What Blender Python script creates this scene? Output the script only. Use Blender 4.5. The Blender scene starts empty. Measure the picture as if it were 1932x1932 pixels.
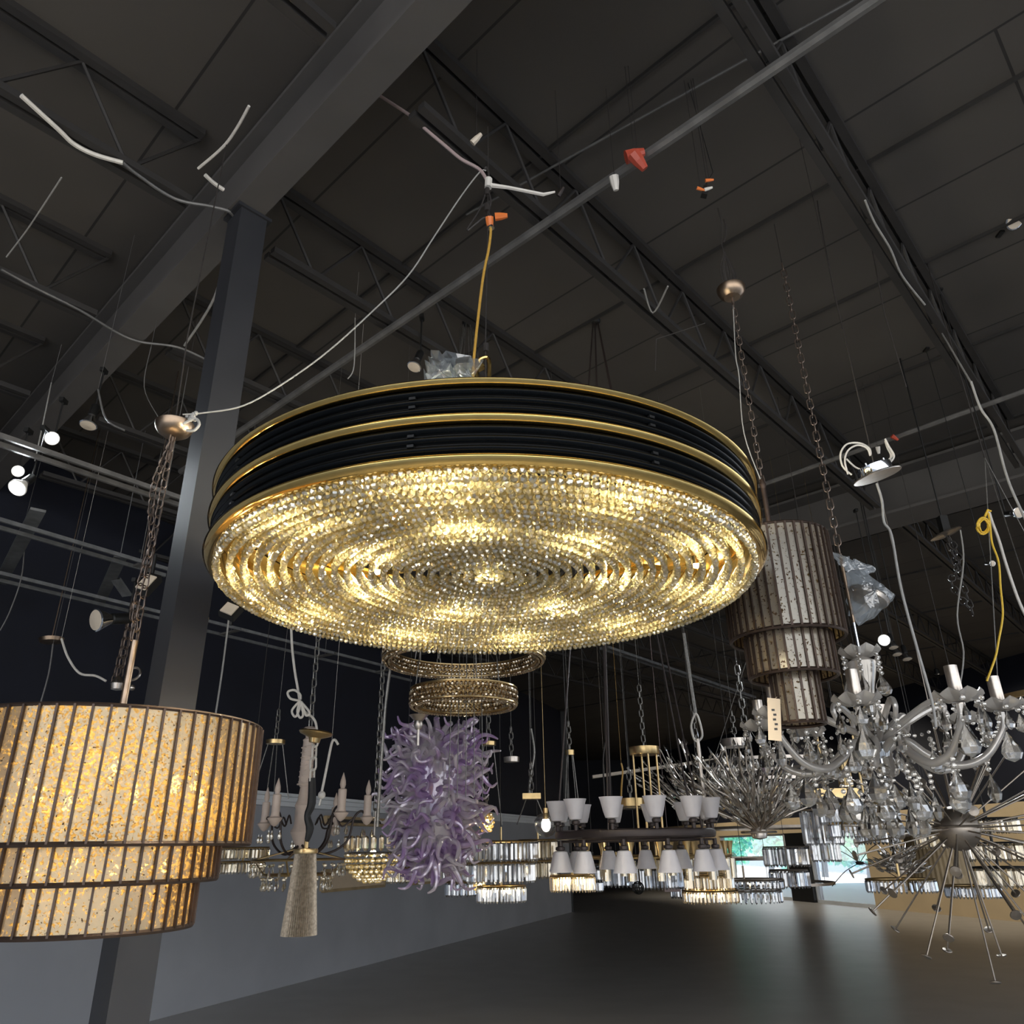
import bpy, math, random
from mathutils import Vector, Matrix
random.seed(7)
PI = math.pi
sc = bpy.context.scene
col = sc.collection

# ------------------------------------------------------------------ camera
EYE = Vector((0, 0, 1.6))
TH, RO, FPX = math.radians(23.7), math.radians(0.97), 1452.0
r0, u0, FW = Vector((1, 0, 0)), Vector((0, -math.sin(TH), math.cos(TH))), Vector((0, math.cos(TH), math.sin(TH)))
RT = r0 * math.cos(RO) - u0 * math.sin(RO)
UP = r0 * math.sin(RO) + u0 * math.cos(RO)
cam = bpy.data.cameras.new('camera'); cam_o = bpy.data.objects.new('camera', cam); col.objects.link(cam_o)
cam.sensor_width = 36; cam.lens = FPX / 1932 * 36; cam.clip_end = 200; cam.clip_start = 0.05
cam_o.matrix_world = Matrix.Translation(EYE) @ Matrix((RT, UP, -FW)).transposed().to_4x4()
sc.camera = cam_o
sc.view_settings.view_transform = 'Standard'; sc.view_settings.look = 'None'
sc.view_settings.exposure = 0.0; sc.view_settings.gamma = 1.0
sc.view_settings.use_curve_mapping = False
try:
    sc.cycles.max_bounces = 8; sc.cycles.diffuse_bounces = 3; sc.cycles.glossy_bounces = 4
    sc.cycles.transmission_bounces = 6; sc.cycles.transparent_max_bounces = 16
    sc.cycles.caustics_reflective = False; sc.cycles.caustics_refractive = False
    sc.cycles.sample_clamp_indirect = 4.0; sc.cycles.sample_clamp_direct = 0
    sc.cycles.use_denoising = True; sc.cycles.use_adaptive_sampling = True; sc.cycles.adaptive_threshold = 0.05
except Exception:
    pass

# ------------------------------------------------------------------ world: daylight that enters through the windows and, as fill, the side left open behind the camera
w = bpy.data.worlds.new('world'); sc.world = w; w.use_nodes = True
wn = w.node_tree.nodes; wl = w.node_tree.links
bg = wn['Background']
tc = wn.new('ShaderNodeTexCoord'); sp = wn.new('ShaderNodeSeparateXYZ'); rp = wn.new('ShaderNodeValToRGB')
wl.new(tc.outputs['Generated'], sp.inputs[0]); wl.new(sp.outputs['Z'], rp.inputs[0]); wl.new(rp.outputs[0], bg.inputs[0])
rp.color_ramp.elements[0].position = 0.0; rp.color_ramp.elements[0].color = (0.93, 0.93, 0.92, 1)
rp.color_ramp.elements[1].position = 0.6; rp.color_ramp.elements[1].color = (0.55, 0.72, 1.0, 1)
bg.inputs[1].default_value = 2.6


def light(name, kind, loc, energy, color, size=0.03, to=None, cone=150, blend=0.6):
    l = bpy.data.lights.new(name, kind); l.energy = energy; l.color = color
    if kind != 'AREA': l.shadow_soft_size = size
    if kind == 'SPOT': l.spot_size = math.radians(cone); l.spot_blend = blend
    if kind == 'AREA': l.size = size
    o = bpy.data.objects.new(name, l); col.objects.link(o); o.location = loc
    if to is not None: o.rotation_euler = (Vector(to) - Vector(loc)).to_track_quat('-Z', 'Y').to_euler()
    return o


# ------------------------------------------------------------------ helpers
def ray(px, py): return RT * ((px - 966) / FPX) + UP * ((966 - py) / FPX) + FW
def P(px, py, D):
    d = ray(px, py); return EYE + d * (D / d.y)
def H(px, py, h):
    d = ray(px, py); return EYE + d * (h / d.z)
def S(p): return (Vector(p) - EYE).dot(FW) / FPX          # metres per pixel at p


class MB:
    def __init__(self): self.v = []; self.f = []
    def add(self, vs, fs):
        b = len(self.v); self.v += [tuple(x) for x in vs]; self.f += [tuple(b + i for i in f) for f in fs]; return self
    def box(self, c, s, M=None):
        vs = [Vector((sx * s[0] / 2, sy * s[1] / 2, sz * s[2] / 2)) for sx in (-1, 1) for sy in (-1, 1) for sz in (-1, 1)]
        if M is not None: vs = [M @ v for v in vs]
        c = Vector(c)
        return self.add([v + c for v in vs], [(0, 1, 3, 2), (4, 6, 7, 5), (0, 4, 5, 1), (2, 3, 7, 6), (0, 2, 6, 4), (1, 5, 7, 3)])
    def bar(self, a, b, w, h, up=(0, 0, 1)):
        a, b = Vector(a), Vector(b); d = (b - a); L = d.length; d.normalize()
        s = d.cross(Vector(up)).normalized(); u = s.cross(d)
        return self.box((a + b) / 2, (w, L, h), Matrix((s, d, u)).transposed())
    def tube(self, pts, r, n=6, smooth=0, cap=True, closed=False):
        pts = [Vector(p) for p in pts]
        if smooth: 
            rr = r if isinstance(r, (list, tuple)) else None
            pts, r2 = crom(pts, smooth, rr); r = r2 if rr else r
        m = len(pts); vs = []; prev = None
        for i in range(m):
            a = pts[(i - 1) % m] if closed else pts[max(i - 1, 0)]; b = pts[(i + 1) % m] if closed else pts[min(i + 1, m - 1)]
            t = (b - a)
            t = t.normalized() if t.length > 1e-9 else Vector((0, 0, 1))
            if prev is None: q = t.cross(Vector((0.13, 0.31, 1))); q = q if q.length > 1e-3 else t.cross(Vector((1, 0, 0)))
            else: q = prev - t * prev.dot(t); q = q if q.length > 1e-5 else t.cross(Vector((1, 0, 0)))
            q.normalize(); prev = q; k = t.cross(q)
            ri = r[i] if isinstance(r, (list, tuple)) else r
            vs += [pts[i] + q * (ri * math.cos(2 * PI * j / n)) + k * (ri * math.sin(2 * PI * j / n)) for j in range(n)]
        fs = []
        for i in range(m if closed else m - 1):
            i2 = (i + 1) % m
            for j in range(n): fs.append((i * n + j, i * n + (j + 1) % n, i2 * n + (j + 1) % n, i2 * n + j))
        if cap and not closed: fs += [tuple(range(n))[::-1], tuple((m - 1) * n + j for j in range(n))]
        return self.add(vs, fs)
    def lathe(self, prof, c=(0, 0, 0), n=24, M=None, closed=False):
        c = Vector(c); vs = []; m = len(prof)
        for (r, z) in prof:
            for j in range(n):
                v = Vector((r * math.cos(2 * PI * j / n), r * math.sin(2 * PI * j / n), z))
                vs.append(c + (M @ v if M is not None else v))
        fs = []
        for i in range(m if closed else m - 1):
            i2 = (i + 1) % m
            for j in range(n): fs.append((i * n + j, i * n + (j + 1) % n, i2 * n + (j + 1) % n, i2 * n + j))
        if not closed:
            if prof[0][0] > 1e-6: fs.append(tuple(range(n))[::-1])
            if prof[-1][0] > 1e-6: fs.append(tuple((m - 1) * n + j for j in range(n)))
        return self.add(vs, fs)
    def shell(self, prof, c=(0, 0, 0), n=24, t=0.002, M=None):       # open lathe with thickness, profile and back
        return self.lathe(list(prof) + [(max(r - t, 0.0002), z) for r, z in reversed(prof)], c, n, M, closed=True)
    def torus(self, R, r, c=(0, 0, 0), n=48, m=8, rz=None, M=None):
        rz = rz or r
        return self.lathe([(R + r * math.cos(2 * PI * k / m), rz * math.sin(2 * PI * k / m)) for k in range(m)], c, n, M, closed=True)
    def ball(self, c, r, n=12, sz=1.0, M=None):
        m = max(4, n // 2)
        return self.lathe([(max(r * math.sin(PI * k / m), 1e-4), -r * sz * math.cos(PI * k / m)) for k in range(m + 1)], c, n, M)
    def gem(self, c, r, h, n=6, ph=0.0, tilt=0):                             # faceted bead
        c = Vector(c)
        vs = []; b0_ = len(self.v)
        for (q, z) in ((.45, -.5), (1, -.16), (1, .16), (.45, .5)):
            vs += [c + Vector((r * q * math.cos(2 * PI * (j + ph) / n), r * q * math.sin(2 * PI * (j + ph) / n), z * h)) for j in range(n)]
        fs = [(i * n + j, i * n + (j + 1) % n, (i + 1) * n + (j + 1) % n, (i + 1) * n + j) for i in range(3) for j in range(n)]
        if tilt:
            T_ = Matrix.Rotation(random.uniform(-tilt, tilt), 3, 'X') @ Matrix.Rotation(random.uniform(-tilt, tilt), 3, 'Y'); vs = [c + T_ @ (v - c) for v in vs]
        return self.add(vs, fs + [tuple(range(n))[::-1], tuple(3 * n + j for j in range(n))])
    def pear(self, c, r, h, n=8, tilt=0):
        M = Matrix.Rotation(tilt, 3, 'X') @ Matrix.Diagonal((1, .55, 1))
        return self.lathe([(.06 * r, h * .5), (.35 * r, h * .28), (.8 * r, h * .02), (r, -h * .2), (.72 * r, -h * .4), (.1 * r, -h * .5)], c, n, M)
    def prism(self, c, r, h, n=3, ph=0.0):
        return self.lathe([(r * .5, h / 2), (r, h / 2 - r), (r, -h / 2 + r * 1.5), (r * .1, -h / 2)], c, n, Matrix.Rotation(ph, 3, 'Z'))
    def chain(self, a, b, L=0.035, wd=0.011, r=0.0022, sag=None, n=5):
        a, b = Vector(a), Vector(b)
        if sag: pts, _ = crom([a] + [Vector(s) for s in sag] + [b], 12, None)
        else: pts = [a, b]
        seg = [(pts[i + 1] - pts[i]).length for i in range(len(pts) - 1)]; T = sum(seg); N = max(2, int(round(T / (L * .8))))
        def at(s):
            for i, g in enumerate(seg):
                if s <= g or i == len(seg) - 1: return pts[i] + (pts[i + 1] - pts[i]) * (s / max(g, 1e-9)), (pts[i + 1] - pts[i]).normalized()
                s -= g
        for k in range(N):
            c, d = at((k + .5) * T / N)
            q = d.cross(Vector((.3, .8, .1))).normalized(); q2 = d.cross(q)
            s = q if k % 2 else q2
            hl = L / 2 - wd
            ring = [c + d * (hl * (1 if math.cos(t) > 0 else -1) + wd * math.cos(t)) + s * (wd * math.sin(t)) for t in [2 * PI * (i + .5) / 10 for i in range(10)]]
            self.tube(ring, r, n, closed=True)
        return self


def crom(pts, k, rr):
    out = []; ro = []
    n = len(pts)
    for i in range(n - 1):
        p0, p1, p2, p3 = pts[max(i - 1, 0)], pts[i], pts[i + 1], pts[min(i + 2, n - 1)]
        for j in range(k):
            t = j / k
            out.append(0.5 * ((2 * p1) + (p2 - p0) * t + (2 * p0 - 5 * p1 + 4 * p2 - p3) * t * t + (3 * p1 - p0 - 3 * p2 + p3) * t ** 3))
            if rr: ro.append(rr[i] * (1 - t) + rr[i + 1] * t)
    out.append(pts[-1])
    if rr: ro.append(rr[-1])
    return out, ro


def mesh_obj(mb, name, mat, parent=None, loc=(0, 0, 0), smooth=True, world=False):
    me = bpy.data.meshes.new(name)
    off = Vector(parent.location) if (world and parent is not None) else Vector((0, 0, 0))
    vs = [(x - off.x, y - off.y, z - off.z) for x, y, z in mb.v] if world and parent is not None else mb.v
    me.from_pydata(vs, [], mb.f)
    if mat: me.materials.append(mat)
    me.polygons.foreach_set('use_smooth', [smooth] * len(me.polygons))
    if smooth:
        try: me.set_sharp_from_angle(angle=math.radians(38))
        except Exception: pass
    me.update()
    o = bpy.data.objects.new(name, me); col.objects.link(o)
    o.location = loc
    if parent is not None: o.parent = parent
    return o
def tag(o, label=None, cat=None, group=None, kind=None):
    for k, v in (('label', label), ('category', cat), ('group', group), ('kind', kind)):
        if v: o[k] = v
    return o
def thing(name, loc, label, cat, group=None):
    o = bpy.data.objects.new(name, None); col.objects.link(o); o.location = loc; o.empty_display_size = .05
    return tag(o, label, cat, group)
def pieces(mbs, name, mat, parent, smooth=True, world=False): return [mesh_obj(x, name, mat, parent, smooth=smooth, world=world) for x in mbs]
def single(mb, name, mat, loc, label, cat, group=None, smooth=True):   # one-mesh thing, verts in world
    loc = Vector(loc); mb.v = [(x - loc.x, y - loc.y, z - loc.z) for x, y, z in mb.v]
    return tag(mesh_obj(mb, name, mat, None, loc, smooth), label, cat, group)
def struct(mb, name, mat, smooth=False): return tag(mesh_obj(mb, name, mat, smooth=smooth), kind='structure')
def cp(o, parent=None, loc=None, rot=None):
    c = o.copy(); col.objects.link(c)
    if parent is not None: c.parent = parent
    if loc is not None: c.location = loc
    if rot is not None: c.rotation_euler = rot
    return c


# ------------------------------------------------------------------ materials
def pmat(name, color, metal=0.0, rough=0.5, spec=0.5, noise=0.0, nscale=8.0, trans=0.0, ior=1.5, emit=None, estr=0.0, alpha=1.0, bump=0.0, color2=None, coat=0.0):
    m = bpy.data.materials.new(name); m.use_nodes = True; nt = m.node_tree; b = nt.nodes['Principled BSDF']
    b.inputs['Base Color'].default_value = (*color, 1); b.inputs['Metallic'].default_value = metal
    b.inputs['Roughness'].default_value = rough; b.inputs['Specular IOR Level'].default_value = spec
    b.inputs['Transmission Weight'].default_value = trans; b.inputs['IOR'].default_value = ior
    b.inputs['Alpha'].default_value = alpha; b.inputs['Coat Weight'].default_value = coat
    if emit: b.inputs['Emission Color'].default_value = (*emit, 1); b.inputs['Emission Strength'].default_value = estr
    if noise or color2 or bump:
        t = nt.nodes.new('ShaderNodeTexCoord'); n = nt.nodes.new('ShaderNodeTexNoise'); n.inputs['Scale'].default_value = nscale; n.inputs['Detail'].default_value = 4
        nt.links.new(t.outputs['Object'], n.inputs['Vector'])
        if noise or color2:
            mx = nt.nodes.new('ShaderNodeMix'); mx.data_type = 'RGBA'
            mx.inputs[6].default_value = (*color, 1); c2 = color2 or tuple(c * (1 - noise) for c in color); mx.inputs[7].default_value = (*c2, 1)
            r = nt.nodes.new('ShaderNodeValToRGB'); r.color_ramp.elements[0].position = .38; r.color_ramp.elements[1].position = .62
            nt.links.new(n.outputs['Fac'], r.inputs[0]); nt.links.new(r.outputs[0], mx.inputs[0]); nt.links.new(mx.outputs[2], b.inputs['Base Color'])
        if bump:
            bp = nt.nodes.new('ShaderNodeBump'); bp.inputs['Strength'].default_value = bump; bp.inputs['Distance'].default_value = .01
            nt.links.new(n.outputs['Fac'], bp.inputs['Height']); nt.links.new(bp.outputs[0], b.inputs['Normal'])
    return m


M = {}
M['deck'] = pmat('deck_paint', (.030, .028, .027), rough=.75, noise=.12, nscale=1.5)
M['steel'] = pmat('dark_painted_steel', (.038, .035, .034), rough=.55, noise=.2, nscale=4)
M['girder'] = pmat('grey_painted_girder', (.105, .098, .094), rough=.6, noise=.1, nscale=3)
M['column'] = pmat('charcoal_column_paint', (.027, .028, .033), rough=.5, noise=.12, nscale=3)
M['navy'] = pmat('navy_wall_paint', (.007, .009, .020), rough=.7, noise=.2, nscale=2)
M['black'] = pmat('black_paint', (.008, .008, .008), rough=.5, noise=.2)
M['grey_wall'] = pmat('grey_wall_paint', (.42, .44, .48), rough=.8, noise=.1, nscale=1)
M['white_trim'] = pmat('white_trim_paint', (.80, .84, .88), rough=.5, noise=.08, nscale=2)
M['beige'] = pmat('beige_wall_paint', (.80, .62, .38), rough=.8, noise=.08, nscale=1)
M['rail'] = pmat('galvanised_rail', (.22, .225, .23), metal=.6, rough=.45, noise=.25, nscale=12)
M['conduit'] = pmat('dull_conduit', (.16, .155, .15), metal=.2, rough=.45, noise=.3, nscale=9)
M['gold'] = pmat('polished_gold', (.80, .56, .20), metal=1, rough=.10, noise=.08, nscale=30)
M['goldin'] = pmat('inner_gold_mirror', (.92, .76, .42), metal=1, rough=.08, noise=.05, nscale=30)
M['gloss_black'] = pmat('gloss_black_enamel', (.003, .004, .005), rough=.22, spec=.13, noise=.2, nscale=20)
M['brass'] = pmat('aged_brass', (.62, .45, .22), metal=1, rough=.28, noise=.15, nscale=20)
M['antique'] = pmat('antique_bronze', (.38, .28, .20), metal=1, rough=.33, noise=.2, nscale=25)
M['bronze_strip'] = pmat('dark_bronze_strip', (.085, .058, .045), metal=.7, rough=.4, noise=.2, nscale=30)
M['chain'] = pmat('bronze_chain_metal', (.20, .155, .13), metal=.8, rough=.4, noise=.3, nscale=60)
M['grey_chain'] = pmat('grey_chain_metal', (.30, .29, .27), metal=.8, rough=.4, noise=.3, nscale=60)
M['nickel'] = pmat('brushed_nickel', (.62, .56, .50), metal=1, rough=.3, noise=.12, nscale=40)
M['chrome'] = pmat('chrome', (.80, .82, .85), metal=1, rough=.07, noise=.05)
M['pewter'] = pmat('pewter_rod', (.36, .31, .26), metal=.9, rough=.38, noise=.15, nscale=20)
M['white_plastic'] = pmat('white_plastic', (.78, .74, .68), rough=.45, noise=.06)
M['lamp_glass'] = pmat('unlit_lamp_face', (.72, .62, .50), rough=.35, noise=.1)
M['white_cable'] = pmat('white_cable_jacket', (.72, .68, .62), rough=.5, noise=.1, nscale=30)
M['grey_cable'] = pmat('grey_cable_jacket', (.38, .37, .35), rough=.45, noise=.15, nscale=30)
M['dark_cable'] = pmat('dark_cable_jacket', (.035, .03, .028), rough=.5, noise=.2, nscale=30)
M['mauve_cable'] = pmat('mauve_cable_jacket', (.42, .32, .31), rough=.5, noise=.1, nscale=30)
M['gold_cord'] = pmat('gold_cord_jacket', (.62, .36, .07), rough=.3, spec=.6, noise=.15, nscale=60)
M['yellow_cord'] = pmat('yellow_cord_jacket', (.85, .55, .05), rough=.4, noise=.1, nscale=60)
M['orange'] = pmat('orange_wire_nut', (.85, .22, .05), rough=.4, noise=.08)
M['red'] = pmat('red_cap', (.50, .08, .045), rough=.4, noise=.1)
M['cream'] = pmat('cream_lacquer', (.62, .50, .42), rough=.45, noise=.14, nscale=10)
M['amber'] = pmat('amber_glass_cup', (.75, .42, .15), rough=.25, noise=.1)
M['frost'] = pmat('frosted_white_glass', (.82, .78, .80), rough=.35, noise=.08, nscale=10, trans=.2)
M['brown_metal'] = pmat('dark_brown_metal', (.045, .033, .03), metal=.4, rough=.45, noise=.2)
M['fringe'] = pmat('silver_beige_fringe', (.40, .34, .27), metal=.5, rough=.45, noise=.4, nscale=70)
M['tagcard'] = pmat('beige_card', (.70, .56, .40), rough=.8, noise=.06)
M['floor'] = pmat('pale_floor_tile', (.50, .48, .45), rough=.35, noise=.08, nscale=2)
M['pave'] = pmat('pale_pavement', (.7, .68, .64), rough=.9, noise=.1)
M['leaf'] = pmat('tree_leaves', (.22, .75, .42), rough=.7, color2=(.16, .55, .62), nscale=1.2)
M['bark'] = pmat('tree_bark', (.12, .09, .06), rough=.9, noise=.3)
M['shelf'] = pmat('shelf_timber', (.45, .33, .18), rough=.6, noise=.2, nscale=6)


def glassmat(name, color, rough=0.0, ior=1.5, mix=None, tint=None):
    """clear crystal: refraction with a share of surface scatter so that it reads in dim light"""
    m = bpy.data.materials.new(name); m.use_nodes = True; nt = m.node_tree; nt.nodes.clear()
    out = nt.nodes.new('ShaderNodeOutputMaterial'); g = nt.nodes.new('ShaderNodeBsdfGlass')
    g.inputs['Color'].default_value = (*color, 1); g.inputs['Roughness'].default_value = rough; g.inputs['IOR'].default_value = ior
    last = g.outputs[0]
    t = nt.nodes.new('ShaderNodeTexCoord'); n = nt.nodes.new('ShaderNodeTexNoise'); n.inputs['Scale'].default_value = 35; nt.links.new(t.outputs['Object'], n.inputs['Vector'])
    for kind, c, r, f in (mix or []):
        s = nt.nodes.new('ShaderNodeBsdf' + kind)
        s.inputs['Color'].default_value = (*c, 1)
        if 'Roughness' in s.inputs and kind != 'Translucent': s.inputs['Roughness'].default_value = r
        mx = nt.nodes.new('ShaderNodeMixShader'); mx.inputs[0].default_value = f
        nt.links.new(last, mx.inputs[1]); nt.links.new(s.outputs[0], mx.inputs[2]); last = mx.outputs[0]
    mr = nt.nodes.new('ShaderNodeMapRange'); mr.inputs['To Min'].default_value = rough; mr.inputs['To Max'].default_value = rough + .03
    nt.links.new(n.outputs['Fac'], mr.inputs[0]); nt.links.new(mr.outputs[0], g.inputs['Roughness'])
    nt.links.new(last, out.inputs[0]); return m


M['bead'] = None
def beadmat(name, body, refl, f_gloss, f_trans, clear):
    """cut bead: facets that mirror, glow with the light behind them and let part of it through"""
    m = bpy.data.materials.new(name); m.use_nodes = True; nt = m.node_tree; nt.nodes.clear(); L = nt.links
    out = nt.nodes.new('ShaderNodeOutputMaterial'); tl = nt.nodes.new('ShaderNodeBsdfTranslucent'); tl.inputs[0].default_value = (*body, 1)
    gl = nt.nodes.new('ShaderNodeBsdfGlossy'); gl.inputs['Color'].default_value = (*refl, 1); gl.inputs['Roughness'].default_value = .07
    tp = nt.nodes.new('ShaderNodeBsdfTransparent'); tp.inputs[0].default_value = (*clear, 1)
    g = nt.nodes.new('ShaderNodeNewGeometry'); n = nt.nodes.new('ShaderNodeTexNoise'); n.inputs['Scale'].default_value = 45; L.new(g.outputs['Position'], n.inputs['Vector'])
    mr = nt.nodes.new('ShaderNodeMapRange'); mr.inputs['From Min'].default_value = .35; mr.inputs['From Max'].default_value = .65; mr.inputs['To Min'].default_value = f_trans * .4; mr.inputs['To Max'].default_value = f_trans * 1.6; L.new(n.outputs['Fac'], mr.inputs[0])
    a = nt.nodes.new('ShaderNodeMixShader'); a.inputs[0].default_value = f_gloss; L.new(tl.outputs[0], a.inputs[1]); L.new(gl.outputs[0], a.inputs[2])
    b = nt.nodes.new('ShaderNodeMixShader'); L.new(mr.outputs[0], b.inputs[0]); L.new(a.outputs[0], b.inputs[1]); L.new(tp.outputs[0], b.inputs[2])
    L.new(b.outputs[0], out.inputs[0]); return m
M['bead'] = beadmat('cut_crystal_bead', (.98, .84, .46), (1, .97, .88), .56, .20, (1, .94, .78))  # crystal is colourless; the gold it reflects is put into the body colour
M['crystal'] = glassmat('clear_crystal', (1, 1, 1), .0, 1.55, [('Translucent', (1, .92, .80), 0, .18), ('Glossy', (1, .95, .88), .04, .26)])
M['prism'] = glassmat('clear_prism', (.97, .98, 1), .02, 1.5, [('Translucent', (.85, .85, .88), 0, .22), ('Glossy', (.95, .97, 1), .06, .22)])
M['warm_prism'] = glassmat('champagne_prism', (1, .95, .85), .02, 1.5, [('Translucent', (1, .85, .62), 0, .25), ('Glossy', (1, .95, .85), .06, .22)])
M['smoke_bead'] = glassmat('smoky_gold_bead', (.9, .78, .6), .02, 1.5, [('Translucent', (.45, .34, .2), 0, .2), ('Glossy', (.9, .78, .6), .1, .45)])
M['clear'] = glassmat('thin_clear_glass', (1, 1, 1), .0, 1.45, [('Transparent', (1, 1, 1), 0, .5)])
M['sculpt'] = glassmat('sculpted_glass', (.97, .95, .92), .06, 1.45, [('Translucent', (.9, .84, .76), 0, .38), ('Diffuse', (.92, .88, .84), 0, .28), ('Glossy', (.95, .9, .84), .12, .22)])


def film(name, color):
    m = bpy.data.materials.new(name); m.use_nodes = True; nt = m.node_tree; nt.nodes.clear()
    out = nt.nodes.new('ShaderNodeOutputMaterial'); a = nt.nodes.new('ShaderNodeBsdfTransparent'); g = nt.nodes.new('ShaderNodeBsdfGlossy'); d = nt.nodes.new('ShaderNodeBsdfTranslucent')
    d.inputs[0].default_value = (*color, 1); g.inputs['Roughness'].default_value = .12
    n = nt.nodes.new('ShaderNodeTexNoise'); n.inputs['Scale'].default_value = 22; n.inputs['Distortion'].default_value = 1.5
    tcn = nt.nodes.new('ShaderNodeTexCoord'); nt.links.new(tcn.outputs['Object'], n.inputs['Vector'])
    bp = nt.nodes.new('ShaderNodeBump'); bp.inputs['Strength'].default_value = .8; bp.inputs['Distance'].default_value = .01; nt.links.new(n.outputs['Fac'], bp.inputs['Height']); nt.links.new(bp.outputs[0], g.inputs['Normal'])
    m1 = nt.nodes.new('ShaderNodeMixShader'); m1.inputs[0].default_value = .45; nt.links.new(d.outputs[0], m1.inputs[1]); nt.links.new(g.outputs[0], m1.inputs[2])
    m2 = nt.nodes.new('ShaderNodeMixShader'); m2.inputs[0].default_value = .5; nt.links.new(a.outputs[0], m2.inputs[1]); nt.links.new(m1.outputs[0], m2.inputs[2])
    nt.links.new(m2.outputs[0], out.inputs[0]); return m
M['film'] = film('plastic_wrap_film', (.8, .86, .92))


def mirrormat(name, silver, glow, clear_share, dark, scale, base_t=.5):
    """antique mirror glass: worn silvering, part mirror, part amber translucent, with clear flecks and flecks painted dark like an unlit inside"""
    m = bpy.data.materials.new(name); m.use_nodes = True; nt = m.node_tree; nt.nodes.clear(); L = nt.links
    out = nt.nodes.new('ShaderNodeOutputMaterial'); t = nt.nodes.new('ShaderNodeTexCoord')
    gl = nt.nodes.new('ShaderNodeBsdfGlossy'); gl.inputs['Color'].default_value = (*silver, 1); gl.inputs['Roughness'].default_value = .22
    tr = nt.nodes.new('ShaderNodeBsdfTranslucent'); tr.inputs['Color'].default_value = (*glow, 1)
    df = nt.nodes.new('ShaderNodeBsdfDiffuse'); df.inputs['Color'].default_value = (*silver, 1)
    a0 = nt.nodes.new('ShaderNodeMixShader'); a0.inputs[0].default_value = .45; L.new(gl.outputs[0], a0.inputs[1]); L.new(df.outputs[0], a0.inputs[2])
    a = nt.nodes.new('ShaderNodeMixShader'); a.inputs[0].default_value = base_t; L.new(a0.outputs[0], a.inputs[1]); L.new(tr.outputs[0], a.inputs[2])
    n = nt.nodes.new('ShaderNodeTexNoise'); n.inputs['Scale'].default_value = scale; n.inputs['Detail'].default_value = 3; n.inputs['Roughness'].default_value = .6
    L.new(t.outputs['Object'], n.inputs['Vector'])
    big = nt.nodes.new('ShaderNodeTexNoise'); big.inputs['Scale'].default_value = 3.2; L.new(t.outputs['Object'], big.inputs['Vector'])
    mth = nt.nodes.new('ShaderNodeMath'); mth.operation = 'MULTIPLY_ADD'; L.new(big.outputs['Fac'], mth.inputs[0]); mth.inputs[1].default_value = .35; L.new(n.outputs['Fac'], mth.inputs[2])
    r1 = nt.nodes.new('ShaderNodeValToRGB'); e = r1.color_ramp.elements; e[0].position = clear_share; e[0].color = (0, 0, 0, 1); e[1].position = clear_share + .02; e[1].color = (1, 1, 1, 1)
    L.new(mth.outputs[0], r1.inputs[0])
    c1_ = nt.nodes.new('ShaderNodeBsdfTransparent'); c1_.inputs[0].default_value = (1, .86, .6, 1); c2_ = nt.nodes.new('ShaderNodeBsdfTranslucent'); c2_.inputs[0].default_value = (1, .80, .42, 1)
    cl = nt.nodes.new('ShaderNodeMixShader'); cl.inputs[0].default_value = .62; L.new(c1_.outputs[0], cl.inputs[1]); L.new(c2_.outputs[0], cl.inputs[2])
    b = nt.nodes.new('ShaderNodeMixShader'); L.new(r1.outputs[0], b.inputs[0]); L.new(a.outputs[0], b.inputs[1]); L.new(cl.outputs[0], b.inputs[2])
    n2 = nt.nodes.new('ShaderNodeTexNoise'); n2.inputs['Scale'].default_value = scale * 1.1; n2.inputs['Detail'].default_value = 2
    mp = nt.nodes.new('ShaderNodeMapping'); mp.inputs['Location'].default_value = (5, 3, 1); L.new(t.outputs['Object'], mp.inputs[0]); L.new(mp.outputs[0], n2.inputs['Vector'])
    r2 = nt.nodes.new('ShaderNodeValToRGB'); e = r2.color_ramp.elements; e[0].position = dark; e[0].color = (0, 0, 0, 1); e[1].position = dark + .015; e[1].color = (1, 1, 1, 1)
    L.new(n2.outputs['Fac'], r2.inputs[0])
    dk = nt.nodes.new('ShaderNodeBsdfDiffuse'); dk.inputs[0].default_value = (.10, .06, .03, 1)
    c = nt.nodes.new('ShaderNodeMixShader'); L.new(r2.outputs[0], c.inputs[0]); L.new(b.outputs[0], c.inputs[1]); L.new(dk.outputs[0], c.inputs[2])
    L.new(c.outputs[0], out.inputs[0]); return m
M['mirror_lit'] = mirrormat('lit_antique_mirror', (.46, .385, .26), (.95, .72, .38), .715, .68, 105, .26)  # lit copy of the one mirror glass, bulb warmth put into its colour
M['mirror_dim'] = mirrormat('unlit_antique_mirror', (.66, .60, .50), (.6, .45, .25), .80, .62, 80)  # unlit copy, its dark inside painted as more dark flecks


def emis(name, color, s):
    m = bpy.data.materials.new(name); m.use_nodes = True; nt = m.node_tree; nt.nodes.clear()
    out = nt.nodes.new('ShaderNodeOutputMaterial'); e = nt.nodes.new('ShaderNodeEmission'); e.inputs[0].default_value = (*color, 1); e.inputs[1].default_value = s
    nt.links.new(e.outputs[0], out.inputs[0]); return m
M['bulb'] = emis('lit_bulb', (1, .93, .78), 28)
M['warm_bulb'] = emis('lit_warm_bulb', (1, .78, .42), 22)
M['led'] = emis('lit_spot_face', (.90, .97, 1), 14)


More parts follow.
